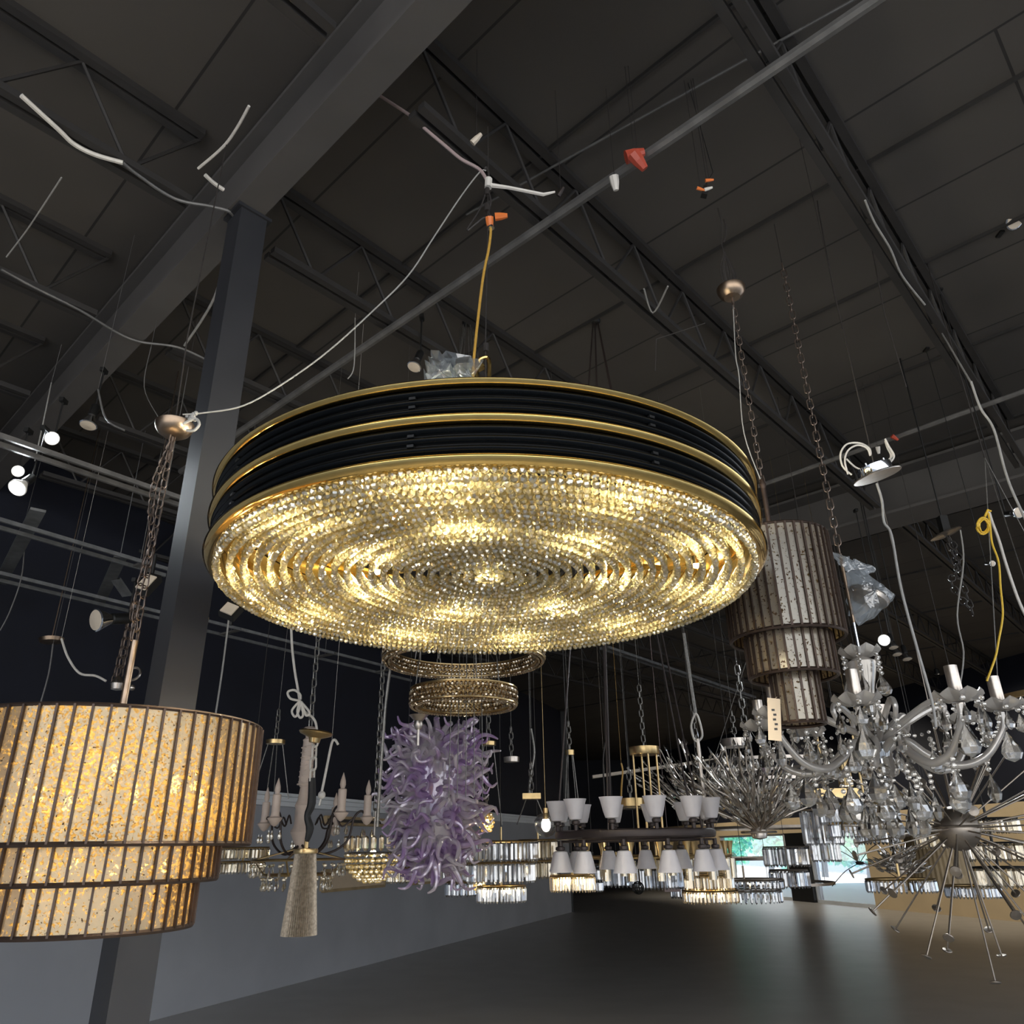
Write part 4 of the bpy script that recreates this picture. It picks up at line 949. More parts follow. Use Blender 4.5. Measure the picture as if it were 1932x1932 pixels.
# ================================================================== BRASS CANOPY WITH FOUR RODS AND ITS GLASS-TUBE RING
BC = P(1215, 1412, 6.4); bu = S(BC)
bt = thing('rod_chandelier', BC, 'round brass canopy with four brass rods carrying a gold ring of glass tubes', 'chandelier')
m = MB(); m.lathe([(0, -.05), (.115, -.05), (.118, -.045), (.118, .01), (0, .01)], n=32); mesh_obj(m, 'canopy', M['brass'], bt)
gr = P(1215, 1616, 6.4); dz = gr.z - BC.z; GR = 135 * bu
for k in range(4):
    an = 2 * PI * k / 4 + .12; m = MB(); m.tube([(.095 * math.cos(an), .095 * math.sin(an), -.04), (.095 * math.cos(an), .095 * math.sin(an), dz)], .008, 8); mesh_obj(m, 'brass_rod', M['brass'], bt)
m = MB(); m.torus(GR, .012, (0, 0, dz), 64, 8); 
for k in range(4): an = 2 * PI * k / 4 + .5; m.bar((.08 * math.cos(an), .08 * math.sin(an), dz), (GR * math.cos(an), GR * math.sin(an), dz), .014, .014)
mesh_obj(m, 'ring', M['brass'], bt)
tube = MB(); tube.shell([(.030, -.15), (.031, -.02)], n=14, t=.005); fun = MB(); fun.lathe([(.004, -.02), (.012, .0), (.014, .04), (.030, .10), (.028, .10), (.006, .03)], n=14, closed=True)
t0 = None
for k in range(18):
    an = 2 * PI * k / 18 + .1
    if t0 is None: t0 = mesh_obj(tube, 'glass_tube', M['warm_prism'], bt); f0 = mesh_obj(fun, 'tube_holder', M['brass'], t0); c_ = t0
    else: c_ = cp(t0, bt); cp(f0, c_)
    c_.location = (GR * math.cos(an), GR * math.sin(an), dz)
m = MB(); m.chain((0, 0, .0), (0, 0, .5), .06, .016, .004); m.tube([(0, 0, .5), (0, 0, zd - BC.z)], .0012, 5); mesh_obj(m, 'chain', M['grey_chain'], bt)

def small_canopy(px, py, D, rpx, hpx, mat, label, wires=4, wl=.4, chainlen=.3, squarebox=False):
    c = P(px, py, D); q = S(c); t = thing('pendant_canopy', c, label, 'canopy')
    m = MB()
    if squarebox: m.box((0, 0, hpx * q / 2), (rpx * 2 * q, rpx * 2 * q, hpx * q))
    else: m.lathe([(0, -hpx * q / 2), (rpx * q * .97, -hpx * q / 2), (rpx * q, hpx * q / 2), (0, hpx * q / 2)], n=28)
    mesh_obj(m, 'canopy_body', M[mat], t)
    for k in range(wires):
        an = 2 * PI * k / wires + .5; rr = rpx * q
        m = MB(); m.tube([(rr * .7 * math.cos(an), rr * .7 * math.sin(an), 0), (rr * 1.9 * math.cos(an), rr * 1.9 * math.sin(an), -wl)], .0045, 5); mesh_obj(m, 'wire', M['grey_chain'], t)
    m = MB(); m.chain((0, 0, hpx * q / 2), (0, 0, chainlen), .07, .02, .005); m.tube([(0, 0, chainlen), (0, 0, zd - c.z)], .0012, 4); mesh_obj(m, 'chain', M['grey_chain'], t)
    return t
small_canopy(520, 1400, 7.5, 18, 7, 'brass', 'small round gold canopy with four thin wires near the lit amber drum', wl=.5)
small_canopy(1075, 1420, 7.8, 9, 9, 'brass', 'tiny brass cylinder canopy with thin wires left of the four brass rods', wl=.6)
small_canopy(1003, 1508, 7.0, 17, 10, 'brass', 'square brass canopy box tilted above the round glass globe', 2, .2, squarebox=True)
small_canopy(922, 1403, 7.4, 14, 7, 'brass', 'small round brass canopy right beside the violet glass tendrils', 2, .7)
small_canopy(965, 1433, 7.6, 15, 9, 'nickel', 'small nickel canopy with a crystal chain below it, right of the violet glass', 0, .5)
small_canopy(1388, 1402, 7.5, 28, 14, 'nickel', 'round polished nickel canopy above the crystal branches', 5, .4)
t_ = small_canopy(1190, 1514, 7.2, 26, 14, 'brass', 'brass drum canopy with a wide clear glass disc beneath it', 0, .3)
m = MB(); m.lathe([(0, -.06), (.19, -.055), (.20, -.045), (.19, -.04), (0, -.04)], n=36); mesh_obj(m, 'glass_disc', M['clear'], t_)
m = MB(); m.tube(pl(7.1, (1172, 1440), (1175, 1455), (1173, 1480), (1172, 1508)), .008, 6, smooth=4); m.tube([P(1172, 1440, 7.1), (P(1172, 1440, 7.1).x, 7.1, zd)], .0010, 4)
single(m, 'orange_cord', M['gold_cord'], P(1173, 1475, 7.1), 'short orange cord rising from the brass drum canopy', 'cord')

# ================================================================== CRYSTAL TIER FIXTURES IN THE BACK ROWS
def prism_tiers(px, py, D, tiers, mat, label, metal='brass', bulb=False, name='crystal_tier_chandelier', group=None, stem_to=None):
    """tiers: (radius px, top py, drop px, step px)"""
    c = P(px, py, D); q = S(c); t = thing(name, c, label, 'chandelier', group)
    fr = MB()
    for (r, y, dr, st) in tiers: fr.torus(r * q, .008, (0, 0, (py - y) * q), 40, 6)
    for k in range(3):
        for (r, y, dr, st) in tiers: an = 2 * PI * k / 3; fr.bar((-r * q * math.cos(an), -r * q * math.sin(an), (py - y) * q), (r * q * math.cos(an), r * q * math.sin(an), (py - y) * q), .008, .008)
    ys = [(py - y) * q for _, y, _, _ in tiers]; fr.tube([(0, 0, min(ys)), (0, 0, max(ys) + .12)], .01, 6)
    mesh_obj(fr, 'tier_frame', M[metal], t)
    for (r, y, dr, st) in tiers:
        n = max(10, min(44, int(2 * PI * r / st))); pm = MB(); pm.prism((0, 0, -dr * q / 2), st * q * .42, dr * q * .98, 4); p0 = None
        for j in range(n):
            an = 2 * PI * (j + random.uniform(-.1, .1)) / n
            if p0 is None: o = p0 = mesh_obj(pm, 'prism', M[mat], t, smooth=False)
            else: o = cp(p0, t)
            o.location = (r * q * math.cos(an), r * q * math.sin(an), (py - y) * q - .006); o.rotation_euler = (0, 0, an + random.uniform(-.5, .5))
    m = MB(); m.tube([(0, 0, max(ys) + .1), (0, 0, (py - stem_to) * q if stem_to else zd - c.z)], .003, 5); mesh_obj(m, 'hanging_chain', M['dark_cable'], t)
    if bulb:
        for k in range(4):
            an = 2 * PI * k / 4 + .4; r = tiers[0][0] * q * .5; m = MB(); m.ball((r * math.cos(an), r * math.sin(an), min(ys) - .03), .02, 8, 1.4); mesh_obj(m, 'bulb', M['warm_bulb'], t)
        l = light('tier_light', 'POINT', (0, 0, 0), 4, (1, .82, .55), .04); l.parent = t; l.location = (0, 0, min(ys) - .05)
    return t
prism_tiers(945, 1590, 7.4, [(68, 1588, 34, 7), (62, 1624, 34, 7), (44, 1664, 26, 6)], 'prism', 'wide round crystal chandelier with three prism tiers, right of the violet glass', bulb=True)
prism_tiers(1015, 1600, 8.4, [(36, 1586, 34, 7), (32, 1622, 30, 7)], 'warm_prism', 'narrow two-tier prism chandelier under the round glass globe')
prism_tiers(1080, 1650, 5.6, [(41, 1652, 26, 6)], 'warm_prism', 'low round drum of champagne prisms at the lower middle', bulb=True)
prism_tiers(1120, 1660, 8.6, [(22, 1640, 22, 6), (16, 1662, 18, 5)], 'prism', 'small dark prism pendant between the champagne drum and the blue-lit crystals', metal='black')
prism_tiers(1165, 1660, 9.5, [(40, 1632, 40, 7)], 'prism', 'pale crystal drum behind the white cup ring, left of the spiked ball')
prism_tiers(1240, 1665, 9.8, [(46, 1640, 36, 7)], 'prism', 'pale crystal drum behind the white cup ring, beside the red card')
prism_tiers(1335, 1640, 7.1, [(44, 1650, 24, 6), (50, 1676, 20, 6)], 'warm_prism', 'two-row crystal band chandelier under the silver branches', bulb=True)
prism_tiers(1405, 1666, 8.3, [(70, 1660, 16, 6), (64, 1678, 20, 5)], 'prism', 'wide low crystal band chandelier in front of the farther window', metal='pewter')
prism_tiers(1550, 1560, 7.1, [(34, 1530, 62, 7), (24, 1580, 40, 7)], 'prism', 'tall prism chandelier of long glass rods in front of the nearer window', metal='pewter')
prism_tiers(1610, 1545, 6.2, [(58, 1520, 34, 8), (46, 1552, 26, 7)], 'prism', 'spiralling prism chandelier of short glass rods below the brass bar')
prism_tiers(1872, 1590, 6.6, [(50, 1548, 26, 8), (46, 1590, 32, 9), (42, 1632, 34, 9)], 'warm_prism', 'three-tier prism chandelier behind the starburst at the beige wall', metal='black')
prism_tiers(1700, 1672, 7.2, [(60, 1660, 22, 6)], 'prism', 'low frosty crystal drum under the starburst at the beige wall')
prism_tiers(1835, 1680, 7.6, [(46, 1672, 20, 6)], 'prism', 'small crystal drum low behind the starburst rods')
prism_tiers(870, 1660, 9.4, [(34, 1632, 30, 6), (28, 1664, 24, 6)], 'prism', 'small two-tier prism chandelier half hidden below the violet glass tendrils')
prism_tiers(1485, 1625, 9.0, [(40, 1600, 34, 7), (34, 1640, 30, 7)], 'prism', 'two-tier prism chandelier hanging before the black mullion', metal='pewter')
prism_tiers(1770, 1590, 8.6, [(44, 1540, 30, 7), (38, 1574, 26, 7)], 'warm_prism', 'two-tier prism chandelier behind the pear drops at the beige wall')
prism_tiers(1660, 1600, 9.4, [(36, 1560, 34, 7)], 'prism', 'short round prism chandelier between the nearer window and the ribbed shade')
prism_tiers(1290, 1672, 11.5, [(30, 1650, 26, 6), (24, 1672, 20, 6)], 'prism', 'tiny two-tier prism chandelier far behind the champagne crystal bands')
prism_tiers(760, 1668, 8.8, [(30, 1640, 26, 6)], 'warm_prism', 'small champagne prism ring between the basket chandelier and the cream display')
prism_tiers(455, 1650, 7.6, [(46, 1604, 20, 6), (40, 1628, 20, 6)], 'warm_prism', 'two-row crystal chandelier peeking out beside the lit amber drum')
# basket chandelier
def basket(px, py, D, r, y0, dep, label, mat='warm_prism'):
    c = P(px, py, D); q = S(c); t = thing('crystal_basket_chandelier', c, label, 'chandelier')
    m = MB(); m.torus(r * q, .012, (0, 0, 0), 40, 8); m.tube([(0, 0, -dep * q), (0, 0, .35)], .008, 6); mesh_obj(m, 'rim', M['nickel'], t)
    m = MB(); n = 30
    for row in range(7):
        rr = r * math.cos(row / 7 * PI / 2 * .95) * q; nn = max(6, int(n * math.cos(row / 7 * PI / 2 * .95)))
        for j in range(nn): an = 2 * PI * (j + .5 * (row % 2)) / nn; m.gem((rr * math.cos(an), rr * math.sin(an), -dep * q * math.sin(row / 7 * PI / 2) - .01), .020, .036, 6, random.random())
    b_ = mesh_obj(m, 'bead_basket', M['bead'], t, smooth=False); b_['kind'] = 'stuff'
    pm = MB(); pm.prism((0, 0, 0), .018, .13, 4); p0 = None
    for j in range(22):
        an = 2 * PI * j / 22
        if p0 is None: o = p0 = mesh_obj(pm, 'prism', M[mat], t, smooth=False)
        else: o = cp(p0, t)
        o.location = (r * q * 1.05 * math.cos(an), r * q * 1.05 * math.sin(an), .08)
    m = MB(); m.chain((0, 0, .3), (0, 0, zd - c.z), .08, .022, .007); mesh_obj(m, 'chain', M['grey_chain'], t)
    m = MB(); m.ball((0, 0, .0), .03, 10); mesh_obj(m, 'bulb', M['warm_bulb'], t)
    l = light('basket_light', 'POINT', (0, 0, 0), 5, (1, .85, .6), .04); l.parent = t; l.location = (0, 0, -.06)
    return t
basket(704, 1610, 7.5, 50, 0, 46, 'crystal basket chandelier with a glowing beaded bowl, left of the violet glass')
# amber lit pendants
for (px, py, lab) in ((918, 1553, 'small glowing amber crystal pendant level with the white wall trim'), (905, 1672, 'small glowing amber crystal pendant low beneath the prism tiers')):
    c = P(px, py, 6.5 if py < 1600 else 8.3); t = thing('crystal_pendant', c, lab, 'pendant lamp')
    m = MB(); 
    for row in range(5):
        for j in range(9): an = 2 * PI * (j + .5 * (row % 2)) / 9; rr = (.035, .05, .052, .045, .03)[row]; m.gem((rr * math.cos(an), rr * math.sin(an), .06 - row * .028), .014, .026, 6, random.random())
    g = mesh_obj(m, 'crystal_shade', M['bead'], t, smooth=False); g['kind'] = 'stuff'
    m = MB(); m.ball((0, 0, .0), .022, 10, 1.3); mesh_obj(m, 'bulb', M['warm_bulb'], t)
    l = light('pendant_light', 'POINT', (0, 0, 0), 1.5, (1, .7, .35), .03); l.parent = t; l.location = (0, 0, -.03)
    m = MB(); m.tube([(0, 0, .05), (0, 0, .12)], .015, 8); m.chain((0, 0, .1), (0, 0, .5), .08, .016, .004); m.tube([(0, 0, .5), (0, 0, zd - c.z)], .0012, 4); mesh_obj(m, 'chain', M['grey_chain'], t)
# glass globe beside the brass box
c = P(1030, 1556, 6.4); t = thing('glass_globe_lamp', c, 'clear glass globe lamp catching light, just left of the white cups', 'pendant lamp')
m = MB(); m.shell([(.02, .085), (.06, .07), (.088, .03), (.09, 0), (.08, -.04), (.05, -.075), (.01, -.09)], n=24, t=.002); mesh_obj(m, 'globe', M['clear'], t)
m = MB(); m.ball((0, 0, 0), .025, 10, 1.5); mesh_obj(m, 'bulb', M['bulb'], t); m = MB(); m.tube([(0, 0, .03), (0, 0, .12)], .018, 8); m.tube([(0, 0, .1), (0, 0, zd - c.z)], .0012, 4); mesh_obj(m, 'stem', M['brass'], t)

# ================================================================== CRYSTAL BRANCH CHANDELIERS
def branches(px, py, D, n, Lpx, spread, label, seed):
    c = P(px, py, D); q = S(c); t = thing('crystal_branch_chandelier', c, label, 'chandelier'); rnd = random.Random(seed)
    m = MB(); m.lathe([(0, -.05), (.05, -.04), (.06, 0), (.04, .05), (0, .06)], n=18); m.torus(.12, .008, (0, 0, .0), 32, 6); mesh_obj(m, 'hub', M['nickel'], t)
    protos_ = []
    for v in range(4):
        s = MB(); Lh = Lpx * q * (.75, .9, 1, .85)[v]; bd_ = (.05, -.06, .03, -.03)[v]
        s.tube([(0, 0, 0), (bd_, .01, Lh * .4), (bd_ * .6, -.02, Lh * .7), (bd_ * 1.4, 0, Lh)], [.009, .008, .006, .005], 6, smooth=3)
        cr = MB()
        for z, o_ in ((1, 0), (.86, .03), (.72, -.03), (.58, .03), (.44, -.03), (.3, .02)): cr.pear((bd_ * z + o_, 0, Lh * z), .016, .075, 6)
        protos_.append((s, cr))
    made = {}
    for k in range(n):
        v = k % 4; an = 2 * PI * k * .618 + rnd.random() * .2; el = spread * (.15 + .85 * math.sqrt((k + .5) / n)); d = Vector((math.sin(el) * math.cos(an), math.sin(el) * math.sin(an), math.cos(el)))
        if v not in made: o = mesh_obj(protos_[v][0], 'branch', M['nickel'], t); g = mesh_obj(protos_[v][1], 'crystal_leaf', M['crystal'], o, smooth=False); made[v] = (o, g)
        else: o = cp(made[v][0], t); cp(made[v][1], o)
        o.rotation_euler = (d.to_track_quat('Z', 'Y') @ Matrix.Rotation(rnd.uniform(0, 6), 4, 'Z').to_quaternion()).to_euler()
    m = MB(); m.chain((0, 0, .05), (0, 0, 1.2), .08, .02, .005); m.tube([(0, 0, 1.2), (0, 0, zd - c.z)], .0012, 5); mesh_obj(m, 'chain', M['grey_chain'], t)
    return t
branches(1432, 1570, 6.0, 64, 182, 1.10, 'fan-shaped chandelier of silver branches with crystal leaves in front of the farther window', 3)
branches(1330, 1550, 8.7, 52, 165, 1.05, 'fan-shaped chandelier of silver branches behind the white cup ring', 5)
branches(1700, 1640, 8.0, 26, 60, 1.4, 'small dark crystal spray chandelier near the beige wall', 8)
def hoops(px, D, ys, r, label, mat='nickel'):
    c = P(px, ys[0], D); q = S(c); t = thing('hoop_chandelier', c, label, 'chandelier')
    for y in ys: m = MB(); m.lathe([(r * q, -.018), (r * q + .012, -.018), (r * q + .012, .018), (r * q, .018)], (0, 0, (ys[0] - y) * q), 56, closed=True); mesh_obj(m, 'hoop', M[mat], t)
    for k in range(3): an = 2 * PI * k / 3 + .2; m = MB(); m.tube([((r * q) * math.cos(an), (r * q) * math.sin(an), (ys[0] - ys[-1]) * q), (r * q * math.cos(an), r * q * math.sin(an), 0), (0, 0, 1.4)], .004, 5); mesh_obj(m, 'wire', M['grey_chain'], t)
    m = MB(); m.tube([(0, 0, 1.4), (0, 0, zd - c.z)], .0012, 5); mesh_obj(m, 'stem', M['grey_chain'], t); return t
hoops(1440, 10.4, (1440, 1474, 1504), 118, 'three stacked silver hoops behind the crystal branches')
hoops(1440, 12.2, (1562, 1614, 1656), 110, 'three stacked pewter hoops lower down in front of the windows', 'pewter')
# brass bar fixture with cylinder spots
c = P(1570, 1497, 7.4); q = S(c); t = thing('bar_chandelier', c, 'long brass bar fixture with a cylinder lamp above the spiralling prisms', 'chandelier')
m = MB(); m.box((0, 0, 0), (96 * q, .08, 17 * q)); mesh_obj(m, 'bar', M['brass'], t)
m = MB(); m.shell([(.062, .03), (.062, .27), (.06, .28), (.0, .285)], (.14, 0, .03), 24, .004); mesh_obj(m, 'cylinder_shade', M['brass'], t)
m = MB(); m.lathe([(0, .065), (.055, .065), (.055, .07), (0, .07)], (.14, 0, 0), 20); mesh_obj(m, 'lamp_face', M['led'], t)
for x in (-.05, .28): m = MB(); m.tube([(x, 0, 0), (x, 0, .5)], .010, 6); m.tube([(x, 0, .5), (x, 0, zd - c.z)], .0012, 4); mesh_obj(m, 'rod', M['brass'], t)

# ================================================================== CREAM CANDLE CHANDELIER
KX = axis_at(583, 1400, 5.6); KD = 5.6; ka = lambda py: axis(KX, KD, py) - KC.z
KC = Vector((KX * KD, KD, axis(KX, KD, 1560)))
kt = thing('candle_chandelier', KC, 'cream chandelier with a turned column, curved iron arms and candle tubes', 'chandelier'); ku = S(KC)
prof = [(1590, 12), (1570, 20), (1556, 14), (1535, 11), (1520, 16), (1510, 12), (1486, 9), (1480, 13), (1400, 11), (1396, 12), (1392, 7), (1387, 8), (1382, 15), (1376, 15), (1372, 10)]
m = MB(); m.lathe([(.0, ka(1606))] + [(r * ku, ka(y)) for y, r in prof] + [(0, ka(1370))], n=24); mesh_obj(m, 'column', M['cream'], kt)
m = MB(); m.torus(.052, .006, (0, 0, ka(1480)), 24, 6)
for k in range(20):
    a0 = 2 * PI * k / 10; 
m.tube([(.046 * math.cos(t_ * 9), .046 * math.sin(t_ * 9), ka(1480) + (ka(1402) - ka(1480)) * t_ / 6) for t_ in [i * .12 for i in range(50)]], .005, 5); mesh_obj(m, 'rope_moulding', M['cream'], kt)
for k, (px, ytip, dd) in enumerate(((498, 1488, .25), (518, 1478, -.3), (643, 1468, -.35), (692, 1476, .1), (560, 1500, .55), (630, 1497, .4))):
    e = P(px, ytip + 72, KD + dd) - KC; q = ku
    m = MB(); d2 = Vector((e.x, e.y, 0)); m.tube([Vector((0, 0, ka(1590))), d2 * .35 + Vector((0, 0, ka(1612))), d2 * .7 + Vector((0, 0, ka(1590))), d2 * .8 + Vector((0, 0, e.z + .02)), d2 * .92 + Vector((0, 0, e.z + .06)), d2 + Vector((0, 0, e.z))], .008, 7, smooth=6)
    m.tube([d2 * .8 + Vector((0, 0, e.z + .02)), d2 * .62 + Vector((0, 0, ka(1560))), d2 * .5 + Vector((0, 0, ka(1540))), d2 * .4 + Vector((0, 0, ka(1555)))], .006, 6, smooth=5)
    a_ = mesh_obj(m, 'arm', M['brown_metal'], kt)
    m = MB(); m.lathe([(.004, -.03), (.02, -.02), (.045, .015), (.048, .02), (.03, .03), (.026, .05), (.027, .16), (.022, .165), (0, .165)], e, 18); cd = mesh_obj(m, 'candle_tube', M['cream'], a_)
    m = MB(); m.lathe([(.012, .165), (.02, .19), (.017, .215), (.006, .25), (.001, .265)], e, 12); mesh_obj(m, 'candle_bulb', M['cream'], cd)
    for j in range(3): m = MB(); m.pear(e + Vector((.04 * math.cos(j * 2.1), .04 * math.sin(j * 2.1), -.08)), .014, .06, 6); mesh_obj(m, 'crystal_drop', M['warm_prism'], a_, smooth=False)
pm = MB(); pm.pear((0, 0, -.03), .014, .06, 6); pm.gem((0, 0, .01), .012, .02); p0 = None
for k in range(26):
    an = 2 * PI * k / 26
    for rr, py in ((.30, 1636), (.22, 1661)):
        if p0 is None: o = p0 = mesh_obj(pm, 'crystal_drop', M['warm_prism'], kt, smooth=False)
        else: o = cp(p0, kt)
        o.location = (rr * math.cos(an), rr * math.sin(an), ka(py)); o.rotation_euler = (0, 0, an)
m = MB(); m.torus(.30, .008, (0, 0, ka(1622)), 32, 6); m.torus(.22, .008, (0, 0, ka(1650)), 32, 6)
for k in range(4): an = PI * k / 2; m.tube([(0, 0, ka(1600)), (.30 * math.cos(an), .30 * math.sin(an), ka(1622)), (.22 * math.cos(an), .22 * math.sin(an), ka(1650))], .006, 6)
mesh_obj(m, 'hoop_frame', M['brass'], kt)
m = MB(); m.chain((0, 0, ka(1372)), (0, 0, ka(1180)), .07, .018, .005); m.tube([(0, 0, ka(1180)), (0, 0, zd - KC.z)], .0015, 4); mesh_obj(m, 'chain', M['grey_chain'], kt)

# ================================================================== FRINGED PENDANT
FD = 4.6; fx = axis_at(577, 1606, FD); FC = Vector((fx * FD, FD, axis(fx, FD, 1606))); fu = S(FC)
ft = thing('fringed_pendant', FC, 'pendant with a round gold cap and a long silvery beige fringe', 'pendant lamp')
m = MB(); m.lathe([(0, -.012), (22 * fu, -.012), (23 * fu, 0), (22 * fu, .012), (0, .016)], n=32); m.tube([(0, 0, .01), (0, 0, .06)], .012, 8); mesh_obj(m, 'gold_cap', M['brass'], ft)
m = MB(); n = 96; vs = []; fs = []; hh = axis(fx, FD, 1760) - FC.z
for k in range(9):
    t_ = k / 8; r = (19 + 12 * t_) * fu
    for j in range(n): rr = r * (1 + .05 * math.cos(j * PI)); an = 2 * PI * j / n; vs.append((rr * math.cos(an), rr * math.sin(an), -.012 + hh * t_))
for k in range(8):
    for j in range(n): fs.append((k * n + j, k * n + (j + 1) % n, (k + 1) * n + (j + 1) % n, (k + 1) * n + j))
m.add(vs, fs); o = mesh_obj(m, 'fringe', M['fringe'], ft, smooth=False); o['kind'] = 'stuff'
lo_ = axis(fx, FD, 1588) - FC.z; hi_ = axis(fx, FD, 1468) - FC.z; cap = axis(fx, FD, 1386) - FC.z
m = MB(); m.tube([(0, 0, lo_), (.012, 0, lo_ * .8 + hi_ * .2), (-.008, 0, lo_ * .6 + hi_ * .4), (.01, 0, lo_ * .4 + hi_ * .6), (0, 0, hi_)], [.012, .022, .018, .024, .020], 8, smooth=4); mesh_obj(m, 'fabric_sleeve', M['black'], ft)
m = MB(); m.chain((0, 0, hi_ - .02), (0, 0, cap), .075, .02, .006); mesh_obj(m, 'chain', M['white_cable'], ft)
m = MB(); m.lathe([(0, -.05), (.03, -.045), (.035, -.02), (.09, .0), (.098, .012), (.09, .02), (0, .022)], (0, 0, cap), 28, Matrix.Rotation(.12, 3, 'Y')); mesh_obj(m, 'canopy', M['brass'], ft)
m = MB(); z_ = FC.z
m.tube(pl(4.55, (598, 1378), (595, 1362), (588, 1352), (578, 1345), (568, 1335), (562, 1300), (556, 1265), (551, 1220), (549, 1170)), .0075, 7, smooth=6)
m.tube(pl(4.5, (566, 1322), (548, 1318), (543, 1306), (555, 1302), (566, 1310), (567, 1320)), .007, 7, smooth=5)
for a_, b_ in ((556, 1352), (566, 1354), (578, 1350)): m.tube(pl(4.5, (566, 1322), (a_ - 5, b_ - 12), (a_, b_), (a_ + 6, b_ - 6), (568, 1324)), .007, 7, smooth=5)
single(m, 'knotted_cable', M['white_cable'], P(566, 1320, 4.5), 'white cable tied into a bow above the gold canopy of the fringed pendant', 'cable')
m = MB(); m.tube(pl(5.0, (638, 1405), (632, 1396), (626, 1402), (618, 1440), (610, 1480), (606, 1498)), .008, 7, smooth=5); m.ball(P(607, 1500, 5.0), .024, 12); m.tube(pl(5.0, (606, 1505), (602, 1520)), .006, 6); p_ = P(626, 1400, 5.0); m.tube([p_, (p_.x, p_.y, zd)], .0010, 4)
single(m, 'hooked_cable', M['white_cable'], P(618, 1440, 5.0), 'white hooked cable with a round end, right of the turned cream column', 'cable')
# ================================================================== CONDUITS, RAILS, WIRES
hc = HG - .06
def conduit(name, a, b, r, mat, label, cat='conduit', hh=hc, ext=(0, 0)):
    p, q = H(*a, hh), H(*b, hh); d = (q - p).normalized(); p = p - d * ext[0]; q = q + d * ext[1]
    m = MB(); m.tube([p, q], r, 8); return single(m, name, M[mat], (p + q) / 2, label, cat)
conduit('conduit', (1290, 245), (572, 733), .028, 'conduit', 'long ceiling conduit running diagonally above the big drum chandelier', ext=(2, 2))
conduit('conduit', (1924, 741), (1440, 914), .022, 'conduit', 'ceiling conduit running behind the round nickel canopy at the upper right', ext=(2, 1))
conduit('conduit', (1430, 100), (880, 405), .008, 'conduit', 'thin ceiling pipe above the mauve cable', hh=HD - .05, ext=(1, 0))
def channel(a, b, hh, wd_, label, mat='rail', ext=(0, 0), drops=()):
    p, q = H(*a, hh), H(*b, hh); d = (q - p).normalized(); p = p - d * ext[0]; q = q + d * ext[1]; c = (p + q) / 2
    t = thing('suspended_rail', c, label, 'rail')
    s = d.cross(Vector((0, 0, 1))).normalized() * wd_ / 2
    for k in (-1, 1): m = MB(); m.bar(p + s * k, q + s * k, .022, .03); mesh_obj(m, 'rail_bar', M[mat], t, smooth=False, world=True)
    for f_ in drops:
        x = p.lerp(q, f_); m = MB(); m.bar(x - s * 1.15, x + s * 1.15, .04, .02); m.tube([x, (x.x, x.y, zd)], .003, 5); mesh_obj(m, 'hanger', M['conduit'], t, smooth=False, world=True)
    return t
channel((0, 830), (345, 948), 2.3, .12, 'suspended twin rail highest at the left, ending at the charcoal column', 'conduit', (1.5, 0), (.42, .95))
channel((0, 988), (322, 1082), 2.25, .16, 'suspended twin rail in the middle of the three at the left', 'rail', (1.5, 0), (.35, .9))
channel((0, 1088), (310, 1163), 2.2, .2, 'suspended twin rail lowest of the three at the left', 'rail', (1.5, 0), (.3, .92))
channel((370, 1176), (700, 1258), 2.2, .34, 'suspended twin rail running right from the column under the big drum', 'rail', (0, 1), (.12, .5, .8))
channel((1140, 1222), (1420, 1316), 2.2, .10, 'suspended pale rail over the four brass rods', 'rail', (0, 0), (.1, .9))
for (a, b, lab) in (((72, 962), (0, 1100), 'flat grey slat slanting across the left rails'), ((228, 1050), (186, 1140), 'flat grey slat crossing the two lower left rails'), ((218, 1092), (240, 1124), 'short pale slat hanging near the rectangular flood lamp')):
    p, q = H(*a, 2.31), H(*b, 2.31 if a[0] != 218 else 2.2); m = MB(); m.bar(p, q, .10, .02)
    if a[0] == 218: m.tube([p, (p.x, p.y, zd)], .004, 4)
    single(m, 'cross_slat', M['rail'], (p + q) / 2, lab, 'slat', smooth=False)
def wire(D, pts, r, mat, label, name='hanging_wire', up=False, sm=6):
    L_ = pl(D, *pts)
    m = MB()
    if up: m.tube([Vector((L_[0].x, L_[0].y, zd)), L_[0]], .0012, 4)
    m.tube(L_, r, 6, smooth=sm); return single(m, name, M[mat], L_[len(L_) // 2], label, 'wire')
def hwire(pts, r, mat, label, hh=HG - .02, name='ceiling_cable'):
    L_ = [H(x, y, hh) for x, y in pts]; m = MB(); m.tube(L_, r, 6, smooth=6); return single(m, name, M[mat], L_[len(L_) // 2], label, 'cable')
hwire([(40, 180), (110, 244), (140, 272), (180, 292), (232, 307)], .012, 'white_cable', 'white cable curving along the ceiling at the top left')
hwire([(232, 307), (260, 330), (330, 375), (400, 390), (436, 402), (443, 430), (436, 448)], .009, 'conduit', 'dull cable continuing from the white one across to the column top')
hwire([(470, 200), (446, 243), (420, 278), (374, 318)], .007, 'white_cable', 'straight white cable above the girder near the top left')
hwire([(387, 330), (402, 344), (422, 358)], .011, 'white_cable', 'short loose white cable end under the joist by the girder')
hwire([(116, 335), (90, 375), (50, 435), (12, 485)], .004, 'grey_cable', 'thin white wire slanting down at the left edge of the ceiling')
hwire([(2, 508), (60, 540), (150, 585), (220, 627), (265, 645), (335, 655), (392, 680)], .009, 'conduit', 'dull cable sagging under the girder toward the column')
hwire([(418, 515), (405, 560), (380, 605), (348, 652)], .008, 'grey_cable', 'grey rod slanting beside the column below the girder')
hwire([(1632, 378), (1650, 420), (1680, 470), (1702, 520), (1745, 575)], .006, 'grey_cable', 'pale wire tied along the joist at the upper right')
